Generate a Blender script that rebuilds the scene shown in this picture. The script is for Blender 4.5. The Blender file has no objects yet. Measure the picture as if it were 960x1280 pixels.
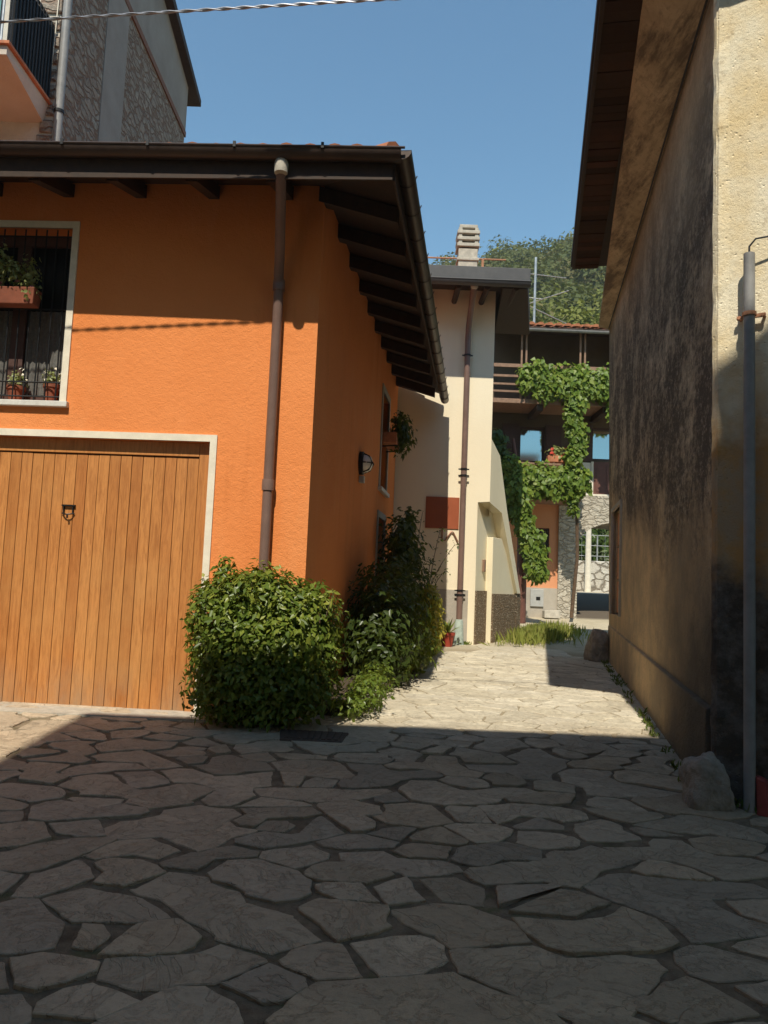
import bpy, math, random
import numpy as np
from mathutils import Vector, Matrix, noise
R = math.radians
sc = bpy.context.scene
col = sc.collection

# ------------------------------------------------------------------ camera, sky, sun, exposure
cd = bpy.data.cameras.new('camera'); cam = bpy.data.objects.new('camera', cd); col.objects.link(cam)
cd.sensor_fit = 'VERTICAL'; cd.sensor_height = 36.0; cd.sensor_width = 27.0
cd.lens = 980.0 / 1280.0 * 36.0
cd.clip_start = 0.05; cd.clip_end = 3000
rx = (0.99914889, -0.00369063, 0.04108383); ux = (-0.04124927, -0.0893953, 0.99514169); fx = (0.0, 0.99598939, 0.08947145)
cam.matrix_world = Matrix(((rx[0], ux[0], -fx[0], 0.0), (rx[1], ux[1], -fx[1], 0.0), (rx[2], ux[2], -fx[2], 1.55), (0, 0, 0, 1)))
sc.camera = cam

SUN_AZ, SUN_EL = 188.6, 52.4           # clockwise from +Y, elevation
w = bpy.data.worlds.new('World'); sc.world = w; w.use_nodes = True
wn = w.node_tree.nodes; wn.clear()
sky = wn.new('ShaderNodeTexSky'); sky.sky_type = 'NISHITA'; sky.sun_disc = False
sky.sun_elevation = R(SUN_EL); sky.sun_rotation = R(SUN_AZ)
sky.air_density = 1.6; sky.dust_density = 0.0; sky.ozone_density = 5.0; sky.altitude = 300
bg = wn.new('ShaderNodeBackground'); bg.inputs['Strength'].default_value = 0.10
wo = wn.new('ShaderNodeOutputWorld')
tint = wn.new('ShaderNodeMix'); tint.data_type = 'RGBA'; tint.blend_type = 'MULTIPLY'; tint.inputs[0].default_value = 1.0; tint.inputs[7].default_value = (.85, 1.05, 1.04, 1)
w.node_tree.links.new(sky.outputs[0], tint.inputs[6]); w.node_tree.links.new(tint.outputs[2], bg.inputs[0]); w.node_tree.links.new(bg.outputs[0], wo.inputs[0])

sd = bpy.data.lights.new('sun', 'SUN'); sd.energy = 4.0; sd.angle = R(0.5); sd.color = (1.0, 0.93, 0.79)
so = bpy.data.objects.new('sun', sd); col.objects.link(so)
a, e = R(SUN_AZ), R(SUN_EL)
to_sun = Vector((math.sin(a) * math.cos(e), math.cos(a) * math.cos(e), math.sin(e)))
so.rotation_euler = to_sun.to_track_quat('Z', 'Y').to_euler(); so.location = (0, 0, 60)

vs = sc.view_settings
vs.view_transform = 'Standard'; vs.look = 'None'; vs.gamma = 1.0; vs.exposure = 0.46; vs.use_curve_mapping = False
sc.cycles.max_bounces = 8; sc.cycles.diffuse_bounces = 4; sc.cycles.transparent_max_bounces = 8

# ------------------------------------------------------------------ material helper
class NT:
    def __init__(s, name):
        s.m = bpy.data.materials.new(name); s.m.use_nodes = True
        s.t = s.m.node_tree; s.t.nodes.clear()
        s.out = s.n('OutputMaterial'); s.pos = None
    def n(s, ty, **k):
        x = s.t.nodes.new('ShaderNode' + ty)
        for q, v in k.items(): setattr(x, q, v)
        return x
    def l(s, a, b): s.t.links.new(a, b)
    def put(s, inp, v):
        if isinstance(v, bpy.types.NodeSocket): s.l(v, inp)
        elif v is not None:
            if inp.type == 'RGBA' and len(v) == 3: v = (*v, 1)
            inp.default_value = v
    def P(s, scale=None, rot=None):
        if s.pos is None: s.pos = s.n('NewGeometry').outputs['Position']
        if scale is None and rot is None: return s.pos
        m = s.n('Mapping'); s.l(s.pos, m.inputs[0])
        if scale: m.inputs['Scale'].default_value = scale
        if rot: m.inputs['Rotation'].default_value = rot
        return m.outputs[0]
    def noise(s, scale, detail=4, rough=.6, vec=None, dist=0.0):
        x = s.n('TexNoise'); s.l(vec if vec is not None else s.P(), x.inputs['Vector'])
        x.inputs['Scale'].default_value = scale; x.inputs['Detail'].default_value = detail
        x.inputs['Roughness'].default_value = rough; x.inputs['Distortion'].default_value = dist
        return x.outputs[0]
    def vor(s, scale, feature='F1', vec=None, out=0, rnd=1.0):
        x = s.n('TexVoronoi', feature=feature); s.l(vec if vec is not None else s.P(), x.inputs['Vector'])
        x.inputs['Scale'].default_value = scale; x.inputs['Randomness'].default_value = rnd
        return x.outputs[out]
    def ramp(s, f, *st):
        x = s.n('ValToRGB'); s.l(f, x.inputs[0]); el = x.color_ramp.elements
        while len(el) < len(st): el.new(.5)
        for i, (p, c) in enumerate(st):
            el[i].position = p
            el[i].color = (c, c, c, 1) if not hasattr(c, '__len__') else (*c, 1)
        return x.outputs[0]
    def mix(s, f, a, b, mode='MIX'):
        x = s.n('Mix', data_type='RGBA', blend_type=mode)
        s.put(x.inputs[0], f); s.put(x.inputs[6], a); s.put(x.inputs[7], b)
        return x.outputs[2]
    def math(s, op, a, b=None, clamp=False):
        x = s.n('Math', operation=op); x.use_clamp = clamp
        s.put(x.inputs[0], a)
        if b is not None: s.put(x.inputs[1], b)
        return x.outputs[0]
    def xyz(s, i, vec=None):
        x = s.n('SeparateXYZ'); s.l(vec if vec is not None else s.P(), x.inputs[0]); return x.outputs[i]
    def rng(s, v, a, b, c=0.0, d=1.0):
        x = s.n('MapRange'); s.put(x.inputs[0], v)
        for i, q in enumerate((a, b, c, d)): x.inputs[i + 1].default_value = q
        return x.outputs[0]
    def island(s): return s.n('NewGeometry').outputs['Random Per Island']
    def bump(s, h, strength=.5, dist=.01, normal=None):
        x = s.n('Bump'); x.inputs['Strength'].default_value = strength; x.inputs['Distance'].default_value = dist
        s.l(h, x.inputs['Height'])
        if normal is not None: s.l(normal, x.inputs['Normal'])
        return x.outputs[0]
    def done(s, color, rough=.85, normal=None, metallic=0.0, spec=.3):
        b = s.n('BsdfPrincipled'); s.put(b.inputs['Base Color'], color); s.put(b.inputs['Roughness'], rough)
        b.inputs['Metallic'].default_value = metallic; b.inputs['Specular IOR Level'].default_value = spec
        if normal is not None: s.l(normal, b.inputs['Normal'])
        s.l(b.outputs[0], s.out.inputs[0]); s.b = b
        return s.m

def plain(name, c, rough=.6, metallic=0.0, spec=.4, var=.18, nscale=9.0, bump=.0):
    t = NT(name); n = t.noise(nscale, 5, .65)
    c2 = t.mix(t.ramp(n, (.3, 0), (.7, 1)), tuple(x * (1 - var) for x in c), tuple(min(1, x * (1 + var)) for x in c))
    nm = t.bump(t.noise(nscale * 12, 3), bump, .01) if bump else None
    return t.done(c2, t.rng(n, 0, 1, max(.05, rough - .12), min(1, rough + .12)), nm, metallic, spec)

def plaster(name, c, c2=None, big=.7, bumpd=.012, bs=.45, scale=26):
    t = NT(name)
    c2 = c2 or tuple(x * .86 for x in c)
    n1 = t.noise(big, 6, .62); n2 = t.noise(scale, 4, .7); n3 = t.noise(scale * 5, 2, .6)
    streak = t.noise(2.2, 5, .6, t.P((1, 1, .18)))
    cc = t.mix(t.ramp(n1, (.36, 0), (.68, 1)), c, c2)
    cc = t.mix(t.math('MULTIPLY', t.ramp(streak, (.5, 0), (.78, 1)), .28), cc, tuple(x * .72 for x in c))
    h = t.math('ADD', n2, t.math('MULTIPLY', n3, .45))
    return t.done(cc, .92, t.bump(h, bs, bumpd), spec=.15)

MT = {}
def m_orange():
    t = NT('orange_plaster'); z = t.xyz(2)
    n1 = t.noise(.55, 6, .65); n2 = t.noise(18, 4, .7); n3 = t.noise(80, 2, .6)
    c = t.mix(t.ramp(n1, (.34, 0), (.68, 1)), (.79, .278, .092), (.72, .232, .068))
    fade = t.ramp(t.noise(1.8, 6, .7, t.P((1, 1, .22))), (.52, 0), (.72, 1)); c = t.mix(t.math('MULTIPLY', fade, .5), c, (.79, .33, .13))
    run = t.ramp(t.noise(3.5, 5, .65, t.P((1, 1, .10))), (.56, 0), (.72, 1)); c = t.mix(t.math('MULTIPLY', run, .42), c, (.52, .155, .04))
    spl = t.math('MULTIPLY', t.rng(z, .95, .3), t.ramp(t.noise(5, 6, .75), (.35, 0), (.62, 1))); c = t.mix(t.math('MULTIPLY', spl, .6), c, (.42, .21, .10))
    pit = t.ramp(t.noise(55, 4, .75), (.60, 0), (.68, 1)); c = t.mix(t.math('MULTIPLY', pit, .22), c, (.50, .15, .04))
    cr = t.ramp(t.vor(.9, 'DISTANCE_TO_EDGE', t.n('Mapping').outputs[0]) if False else t.noise(2.3, 6, .6), (.498, 0), (.5, 1), (.502, 0))
    c = t.mix(t.math('MULTIPLY', t.math('MULTIPLY', cr, t.ramp(n1, (.5, 0), (.6, 1))), .12), c, (.35, .10, .03))
    h = t.math('ADD', n2, t.math('MULTIPLY', n3, .5))
    return t.done(c, .92, t.bump(h, .55, .016), spec=.12)
MT['orange'] = m_orange()
MT['cream'] = plaster('cream_plaster', (.87, .765, .565), (.83, .72, .52), bs=.25)
MT['khaki'] = plaster('cream_side_plaster', (.84, .75, .54), (.80, .71, .50), bs=.25)
MT['salmon'] = plaster('salmon_plaster', (.72, .33, .17), (.66, .29, .15))
MT['white_render'] = plaster('white_render', (.66, .60, .50), (.5, .44, .36), big=1.6, scale=12)
MT['whitepaint'] = plain('white_paint', (.74, .67, .54), .6, var=.1, bump=.1)
MT['stonesill'] = plain('sill_stone', (.60, .58, .53), .6, var=.12, nscale=20)
MT['greyrender'] = plaster('grey_render', (.46, .41, .34), (.37, .33, .27), big=2.5, scale=20)
MT['dkwood'] = plain('dark_wood', (.045, .026, .017), .7, var=.35, nscale=14, bump=.2)
MT['dkbrown'] = plain('dark_brown_metal', (.06, .04, .032), .42, .3, var=.15)
MT['pipebrown'] = plain('brown_pipe_paint', (.20, .125, .10), .4, .0, var=.12, nscale=5)
MT['pipegrey'] = plain('grey_pipe', (.25, .245, .235), .5, .0, var=.2, nscale=6)
MT['gutgrey'] = plain('grey_gutter_metal', (.075, .072, .07), .5, .2, var=.12)
MT['iron'] = plain('black_iron', (.02, .02, .021), .5, .5, var=.2)
MT['rust'] = plain('rusty_iron', (.42, .20, .11), .8, .0, var=.3)
MT['galv'] = plain('galvanised_metal', (.45, .45, .44), .4, .6)
MT['panel'] = plain('red_brown_panel', (.33, .085, .033), .5, var=.08, nscale=4)
MT['railwood'] = plain('weathered_brown_wood', (.26, .155, .10), .75, var=.25, nscale=12)
MT['dkplaster'] = plaster('dark_old_plaster', (.135, .10, .07), (.09, .066, .047), big=1.2)
MT['terracotta'] = plain('terracotta', (.46, .17, .08), .8, var=.3, nscale=7, bump=.2)
MT['shadeterra'] = plain('shaded_terracotta', (.24, .075, .04), .85, var=.3, nscale=7)  # darkened terracotta, so the box and pots carry their shade in the colour
MT['draincover'] = plain('rusted_drain_iron', (.085, .058, .042), .85, var=.3, nscale=25, bump=.4)
MT['redpot'] = plain('red_plastic', (.36, .055, .032), .45, var=.12)
MT['lace'] = plain('lace_curtain', (.12, .115, .105), .9, var=.35, nscale=40)
MT['concrete'] = plain('concrete', (.43, .39, .32), .85, var=.25, nscale=10, bump=.4)
MT['verdigris'] = plain('grey_green_concrete', (.36, .42, .36), .8, var=.25, nscale=16, bump=.3)
MT['red'] = plain('faded_red_paint', (.27, .05, .04), .55, var=.25)
MT['balcony'] = plaster('peach_render', (.60, .54, .46), (.53, .45, .37), big=1.5, scale=14)
MT['teal'] = plain('teal_screen', (.10, .26, .27), .6, var=.2, nscale=25)
MT['cable'] = plain('cable_black', (.016, .016, .018), .6)
MT['wirem'] = plain('wire_grey', (.33, .34, .37), .45, .5, nscale=40)
MT['bark'] = plain('bark', (.12, .075, .045), .9, var=.4, nscale=18, bump=.6)
MT['earth'] = plain('planter_earth', (.09, .065, .042), .95, var=.4, nscale=30, bump=.8)
MT['shutter'] = plain('brown_shutter', (.075, .036, .028), .6, var=.25, nscale=18)
MT['redbrownwood'] = plain('red_brown_wood', (.14, .058, .042), .6, var=.2, nscale=14)
MT['orangewood'] = plain('orange_wood', (.50, .20, .09), .6, var=.25, nscale=10)
MT['lampglass'] = plain('frosted_glass', (.80, .78, .72), .25, spec=.6, var=.05)
MT['copper'] = plain('copper_pipe', (.34, .17, .11), .4, .4)
MT['greybox'] = plain('grey_box_paint', (.42, .42, .40), .5, var=.1)
MT['dkhole'] = plain('dark_interior', (.012, .010, .009), .9)
MT['housewall'] = plaster('ochre_render', (.62, .50, .34), (.55, .43, .28))

def m_glass(name, tint, rough=.06):
    t = NT(name); n = t.noise(1.2, 2)
    return t.done(tint, rough, t.bump(n, .05, .02), 0.0, .22)
MT['glass'] = m_glass('dark_window_glass', (.012, .014, .016))
def m_skyglass():
    t = NT('sky_reflecting_glass'); n = t.noise(1.1, 2)
    return t.done(t.mix(n, (.50, .54, .47), (.56, .60, .53)), .06, None, .92, .9)
MT['skyglass'] = m_skyglass()

def m_boards():
    t = NT('varnished_boards'); isl = t.island()
    off = t.n('CombineXYZ'); t.l(t.math('MULTIPLY', isl, 37.0), off.inputs[0]); t.l(t.math('MULTIPLY', isl, 91.0), off.inputs[2])
    add = t.n('VectorMath', operation='ADD'); t.l(t.P(), add.inputs[0]); t.l(off.outputs[0], add.inputs[1])
    mp = t.n('Mapping'); t.l(add.outputs[0], mp.inputs[0]); mp.inputs['Scale'].default_value = (1, 1, .09)
    g = t.noise(34, 6, .62, mp.outputs[0], 1.2); g2 = t.noise(140, 3, .6, mp.outputs[0])
    base = t.ramp(isl, (0, (.40, .15, .04)), (.3, (.50, .205, .058)), (.65, (.58, .25, .075)), (1, (.45, .168, .045)))
    c = t.mix(t.math('MULTIPLY', t.ramp(g, (.42, 0), (.66, 1)), .6), base, (.27, .088, .018))
    c = t.mix(t.math('MULTIPLY', t.ramp(g2, (.5, 0), (.7, 1)), .35), c, (.24, .08, .02))
    c = t.mix(t.math('MULTIPLY', t.ramp(t.noise(1.3, 5, .65), (.45, 0), (.7, 1)), .35), c, (.56, .29, .10))
    z = t.xyz(2); wear = t.math('MULTIPLY', t.rng(z, .75, .3), t.ramp(t.noise(3, 5, .7, t.P((1, 1, .4))), (.4, 0), (.7, 1)), True)
    c = t.mix(t.math('MULTIPLY', wear, .8), c, (.30, .205, .125))
    return t.done(c, t.rng(g, 0, 1, .34, .55), t.bump(g, .12, .004), spec=.4)
MT['boards'] = m_boards()

def m_stonewall(name, sc_, stones, mortar, patch=None, thr=.5, squash=(1, 1, 1.9), edge=.09):
    t = NT(name)
    wob = t.n('TexNoise'); t.l(t.P(), wob.inputs[0]); wob.inputs['Scale'].default_value = 3.5; wob.inputs['Detail'].default_value = 3
    v = t.n('VectorMath', operation='MULTIPLY_ADD'); t.l(wob.outputs[1], v.inputs[0]); v.inputs[1].default_value = (.28, .28, .28); t.l(t.P(), v.inputs[2])
    mp = t.n('Mapping'); t.l(v.outputs[0], mp.inputs[0]); mp.inputs['Scale'].default_value = squash
    d = t.vor(sc_, 'DISTANCE_TO_EDGE', mp.outputs[0]); cc = t.vor(sc_, 'F1', mp.outputs[0], 1)
    n = t.noise(16, 6, .72); nb = t.noise(5, 5, .65)
    dd = t.math('ADD', d, t.math('MULTIPLY', t.math('SUBTRACT', n, .5), edge * 1.6))
    f = t.ramp(dd, (edge * .2, 0), (edge * 1.5, 1))
    val = t.xyz(0, cc)
    c = t.ramp(val, (0, stones[0]), (.4, stones[1]), (.75, stones[2]), (1, stones[0]))
    c = t.mix(.5, c, t.mix(t.ramp(n, (.3, 0), (.7, 1)), tuple(q * .55 for q in stones[2]), tuple(min(1, 1.25 * q) for q in stones[1])))
    c = t.mix(t.math('MULTIPLY', t.ramp(nb, (.45, 0), (.65, 1)), .35), c, mortar)
    c = t.mix(f, t.mix(n, mortar, tuple(q * .75 for q in mortar)), c)
    h = t.math('ADD', t.math('MULTIPLY', f, .8), t.math('MULTIPLY', n, .9))
    return t.done(c, .92, t.bump(h, .9, .04), spec=.15)
MT['rubble'] = m_stonewall('rubble_wall', 3.6, ((.36, .30, .24), (.44, .39, .32), (.28, .23, .185)), (.30, .20, .145), squash=(1, .8, 2.6))
MT['archstone'] = m_stonewall('arch_stone', 4.6, ((.56, .50, .40), (.64, .59, .49), (.42, .36, .28)), (.47, .41, .32), ((.58, .53, .44), 1.7), .49, squash=(.8, 1, 2.2), edge=.07)
MT['lowstone'] = m_stonewall('low_wall_stone', 2.2, ((.60, .55, .46), (.68, .64, .56), (.50, .45, .37)), (.26, .22, .17), squash=(1, 1, 1.5), edge=.07)
MT['pebble'] = m_stonewall('pebble_dash', 26, ((.42, .32, .21), (.55, .46, .34), (.28, .19, .12)), (.25, .17, .10), squash=(1, 1, 1), edge=.2)
MT['cementband'] = plaster('cement_render_band', (.35, .32, .285), (.28, .25, .22), big=1.5, scale=12)
MT['brickband'] = plain('brick_course', (.22, .11, .075), .9, var=.35, nscale=14, bump=.4)

def m_rightwall():
    t = NT('stained_plaster'); z = t.xyz(2)
    z = t.math('SUBTRACT', z, t.math('MULTIPLY', t.math('SUBTRACT', t.xyz(1), 5.3), .16))
    zn = t.math('ADD', z, t.math('MULTIPLY', t.math('SUBTRACT', t.noise(.8, 6, .68), .5), 3.0))
    base = t.mix(t.ramp(t.noise(1.1, 7, .7), (.35, 0), (.65, 1)), (.68, .54, .37), (.50, .385, .25))
    och = t.mix(t.ramp(t.noise(2.0, 7, .72), (.4, 0), (.6, 1)), (.66, .47, .27), (.46, .35, .225))
    c = t.mix(t.rng(zn, 2.6, 1.9), base, och)
    st = t.noise(1.7, 8, .74, t.P((.8, .8, .8))); st2 = t.noise(13.0, 6, .82, t.P((.6, .6, 1.1)))
    band = t.math('MULTIPLY', t.rng(zn, 1.5, 2.2), t.rng(zn, 5.6, 4.0, .32, 1.0))
    k = t.math('MULTIPLY', t.ramp(t.math('ADD', t.math('MULTIPLY', st, .62), t.math('MULTIPLY', st2, .38)), (.41, .0), (.53, 1)), band, True)
    c = t.mix(t.math('MULTIPLY', k, .93), c, (.10, .08, .062))
    fl = t.ramp(t.noise(26, 5, .78, t.P((.45, .45, .8))), (.53, 0), (.63, 1))
    c = t.mix(t.math('MULTIPLY', t.math('MULTIPLY', fl, t.rng(zn, 1.2, 2.4)), .6), c, (.52, .43, .33))
    sp = t.ramp(t.noise(24, 6, .8), (.56, 0), (.68, 1)); c = t.mix(t.math('MULTIPLY', sp, .5), c, (.13, .10, .075))
    lo = t.math('MULTIPLY', t.rng(zn, 2.3, .9), t.rng(t.xyz(1), 8.6, 5.9), True)
    c = t.mix(t.math('MULTIPLY', lo, .88), c, t.mix(t.noise(6, 6, .75), (.05, .044, .036), (.11, .095, .075)))
    h = t.math('ADD', t.noise(9, 6, .7), t.math('MULTIPLY', t.noise(40, 4, .7), .5))
    return t.done(c, .95, t.bump(h, .9, .04), spec=.12)
MT['rightwall'] = m_rightwall()
def m_rightfront():
    t = NT('flaking_cream_plaster'); z = t.xyz(2)
    zn = t.math('ADD', z, t.math('MULTIPLY', t.math('SUBTRACT', t.noise(1.6, 5, .65), .5), 1.7))
    c = t.mix(t.ramp(t.noise(2.2, 6, .65), (.42, 0), (.7, 1)), (.87, .78, .58), (.80, .63, .36))
    c = t.mix(t.rng(zn, 3.3, 2.6), c, t.mix(t.ramp(t.noise(3.5, 5, .7), (.4, 0), (.6, 1)), (.48, .27, .10), (.40, .29, .18)))
    c = t.mix(t.math('MULTIPLY', t.rng(zn, 1.95, 1.6), .93), c, t.mix(t.ramp(t.noise(5, 5, .7), (.45, 0), (.65, 1)), (.05, .045, .04), (.16, .15, .135)))
    pits = t.ramp(t.noise(16, 5, .75), (.58, 0), (.66, 1))
    c = t.mix(t.math('MULTIPLY', pits, .35), c, (.30, .20, .10))
    pit2 = t.ramp(t.vor(28, 'F1'), (.05, 0), (.28, 1)); pm = t.ramp(t.noise(6, 4, .7), (.48, 0), (.6, 1))
    h = t.math('ADD', t.noise(30, 7, .8), t.math('MULTIPLY', t.math('MULTIPLY', t.math('SUBTRACT', pit2, 1.0), pm), .9))
    return t.done(c, .95, t.bump(h, .55, .03), spec=.12)
MT['rightfront'] = m_rightfront()
def m_plinth():
    t = NT('ochre_plinth'); y = t.xyz(1)
    n = t.ramp(t.noise(1.4, 6, .7), (.35, 0), (.65, 1))
    c = t.mix(n, (.30, .205, .11), (.20, .14, .085))
    c = t.mix(t.math('MULTIPLY', t.rng(t.math('ADD', y, t.math('MULTIPLY', t.noise(1.5, 4), 2.0)), 10.2, 8.4), .93), c, (.05, .043, .035))  # darker towards the near corner
    return t.done(c, .95, t.bump(t.noise(14, 6, .7), .7, .03), spec=.12)
MT['plinth'] = m_plinth()
def m_cornice():
    t = NT('cornice_plaster')
    c = t.mix(t.ramp(t.noise(1.2, 7, .7, t.P((1, 1.6, 1))), (.36, 0), (.64, 1)), (.60, .475, .32), (.43, .335, .22))
    st = t.noise(2.2, 7, .75, t.P((2.0, .32, 1.2))); c = t.mix(t.math('MULTIPLY', t.ramp(st, (.47, 0), (.60, 1)), .78), c, (.115, .092, .072))
    st2 = t.noise(5.0, 6, .75, t.P((1.6, .3, 1.0))); c = t.mix(t.math('MULTIPLY', t.ramp(st2, (.52, 0), (.64, 1)), .5), c, (.18, .14, .105))
    fl = t.ramp(t.noise(26, 5, .78, t.P((.6, .6, 1))), (.55, 0), (.66, 1)); c = t.mix(t.math('MULTIPLY', fl, .4), c, (.17, .135, .10))
    return t.done(c, .95, t.bump(t.noise(14, 6, .75), .7, .03), spec=.1)
MT['cornice'] = m_cornice()
def m_soffit():
    t = NT('old_soffit'); c = t.ramp(t.island(), (0, (.05, .03, .02)), (.4, (.085, .05, .034)), (.8, (.12, .055, .036)), (1, (.06, .036, .026)))
    n = t.noise(14, 5, .7); return t.done(t.mix(t.math('MULTIPLY', n, .6), c, (.03, .02, .015)), .9, t.bump(n, .4, .02), spec=.1)
MT['soffit'] = m_soffit()

def m_flag():
    t = NT('flagstone'); isl = t.island(); y = t.xyz(1); x = t.xyz(0)
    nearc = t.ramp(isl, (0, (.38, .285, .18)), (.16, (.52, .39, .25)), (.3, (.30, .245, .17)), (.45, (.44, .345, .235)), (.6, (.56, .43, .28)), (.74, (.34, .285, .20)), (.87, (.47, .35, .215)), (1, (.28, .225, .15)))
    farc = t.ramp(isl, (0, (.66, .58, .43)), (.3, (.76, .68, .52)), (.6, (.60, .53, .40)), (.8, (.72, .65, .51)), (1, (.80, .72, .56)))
    c = t.mix(t.rng(t.math('ADD', y, t.math('MULTIPLY', t.noise(.8, 3), 1.2)), 6.6, 8.4), nearc, farc)  # slab colour carries the light: shaded tones near, sunlit tones beyond
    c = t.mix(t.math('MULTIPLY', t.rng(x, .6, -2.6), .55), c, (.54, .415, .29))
    off = t.n('CombineXYZ'); t.l(t.math('MULTIPLY', isl, 53.0), off.inputs[0]); t.l(t.math('MULTIPLY', isl, 17.0), off.inputs[1])
    ad_ = t.n('VectorMath', operation='ADD'); t.l(t.P(), ad_.inputs[0]); t.l(off.outputs[0], ad_.inputs[1]); v = ad_.outputs[0]
    n = t.noise(3.2, 8, .72, v, .6); n2 = t.noise(26, 6, .78, v); n3 = t.noise(9, 6, .7, v)
    c = t.mix(t.math('MULTIPLY', t.ramp(n, (.40, 0), (.66, 1)), .42), c, (.20, .16, .11))
    c = t.mix(t.math('MULTIPLY', t.ramp(n2, (.48, 0), (.66, 1)), .32), c, (.18, .145, .10))
    c = t.mix(t.math('MULTIPLY', t.ramp(n3, (.58, 0), (.72, 1)), .35), c, (.52, .44, .32))
    led = t.ramp(t.math('FRACT', t.math('MULTIPLY', t.noise(1.6, 6, .6, v, .8), 7.0)), (0, 1), (.07, 0), (.9, 0), (1, .3)); c = t.mix(t.math('MULTIPLY', t.math('MULTIPLY', led, t.ramp(n3, (.45, 0), (.6, 1))), .32), c, (.14, .11, .08))
    lich = t.ramp(t.noise(13, 5, .8, v), (.66, 0), (.72, 1)); c = t.mix(t.math('MULTIPLY', lich, .4), c, (.34, .34, .20))
    h = t.math('ADD', t.math('ADD', t.math('MULTIPLY', t.ramp(n, (.30, 0), (.36, .3), (.47, .34), (.50, .62), (.62, .68), (.66, 1)), 1.0), t.math('MULTIPLY', n2, .5)), t.math('MULTIPLY', led, -.5))
    return t.done(c, t.rng(n2, .3, .7, .68, .9), t.bump(h, .75, .022), spec=.25)
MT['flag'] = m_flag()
def m_ground():
    t = NT('ground_earth'); y = t.xyz(1)
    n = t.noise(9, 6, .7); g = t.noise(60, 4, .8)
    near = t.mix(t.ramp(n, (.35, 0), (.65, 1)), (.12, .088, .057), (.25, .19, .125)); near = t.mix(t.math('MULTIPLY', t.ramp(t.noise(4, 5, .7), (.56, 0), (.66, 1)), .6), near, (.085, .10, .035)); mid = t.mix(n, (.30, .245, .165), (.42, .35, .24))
    f = t.rng(t.math('ADD', y, t.math('MULTIPLY', t.noise(1, 3), 1.0)), 6.9, 8.3)  # earth then mortar joints, toned to the foreground shade and the sun beyond
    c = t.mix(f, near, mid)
    grav = t.mix(t.ramp(t.noise(2.5, 6, .7), (.35, 0), (.65, 1)), (.55, .48, .35), (.42, .36, .25))
    c = t.mix(t.rng(y, 13.6, 14.2), c, grav)
    c = t.mix(t.rng(y, 20.9, 21.3), c, (.13, .105, .08)); c = t.mix(t.rng(y, 27.2, 27.8), c, (.48, .41, .30))  # road colour holds the arch house's shadow, then the sunlit strip past it
    c = t.mix(t.rng(y, 31, 40), c, (.10, .12, .05))
    return t.done(c, .95, t.bump(t.math('ADD', n, g), .7, .015), spec=.1)
MT['ground'] = m_ground()

def m_leaf(name, a, b, c, gloss=.35, trans=.35):
    t = NT(name); isl = t.island()
    cc = t.ramp(isl, (0, a), (.45, b), (.85, c), (1, a))
    cc = t.mix(t.math('MULTIPLY', t.noise(3.0, 3), .5), cc, b)
    p = t.n('BsdfPrincipled'); t.l(cc, p.inputs['Base Color']); p.inputs['Roughness'].default_value = gloss; p.inputs['Specular IOR Level'].default_value = .35
    tr = t.n('BsdfTranslucent'); t.l(t.mix(.5, cc, (.30, .34, .03), 'MIX'), tr.inputs[0])
    mx = t.n('MixShader'); mx.inputs[0].default_value = trans
    t.l(p.outputs[0], mx.inputs[1]); t.l(tr.outputs[0], mx.inputs[2]); t.l(mx.outputs[0], t.out.inputs[0])
    return t.m
MT['leaf_bush'] = m_leaf('bush_leaf', (.065, .115, .016), (.14, .195, .028), (.30, .33, .055), .36, .34)
MT['leaf_young'] = m_leaf('young_leaf', (.20, .24, .035), (.28, .31, .05), (.38, .38, .07), .4, .35)
MT['leaf_dark'] = m_leaf('dark_shrub_leaf', (.035, .058, .016), (.055, .085, .02), (.085, .115, .025))
MT['leaf_yellow'] = m_leaf('yellow_green_leaf', (.30, .32, .04), (.46, .42, .06), (.60, .46, .08))
MT['leaf_ground'] = m_leaf('low_plant_leaf', (.085, .14, .022), (.14, .20, .03), (.21, .25, .045))
MT['leaf_vine'] = m_leaf('vine_leaf', (.09, .155, .02), (.16, .245, .032), (.29, .34, .055), .45, .4)
MT['leaf_ivy'] = m_leaf('ivy_leaf', (.04, .075, .016), (.065, .11, .02), (.10, .15, .026))
MT['leaf_ger'] = m_leaf('geranium_leaf', (.20, .25, .08), (.30, .34, .12), (.42, .43, .20))
MT['leaf_forest'] = m_leaf('forest_leaf', (.055, .075, .022), (.085, .10, .028), (.12, .12, .036), .8, .2)
MT['leaf_forest2'] = m_leaf('light_tree_leaf', (.12, .14, .03), (.16, .175, .036), (.21, .21, .05), .8, .25)
MT['leaf_forest3'] = m_leaf('olive_tree_leaf', (.10, .095, .034), (.135, .12, .04), (.17, .145, .05), .8, .2)
MT['leaf_garden'] = m_leaf('garden_leaf', (.045, .085, .018), (.08, .13, .025), (.13, .18, .04))
MT['grassblade'] = m_leaf('grass_blade', (.22, .27, .05), (.30, .33, .07), (.42, .38, .11), .6, .4)
MT['petal'] = m_leaf('red_petal', (.55, .03, .02), (.60, .05, .03), (.62, .10, .06), .5, .3)
MT['petalpink'] = m_leaf('pink_petal', (.6, .12, .14), (.62, .2, .2), (.65, .3, .3), .5, .3)

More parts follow.
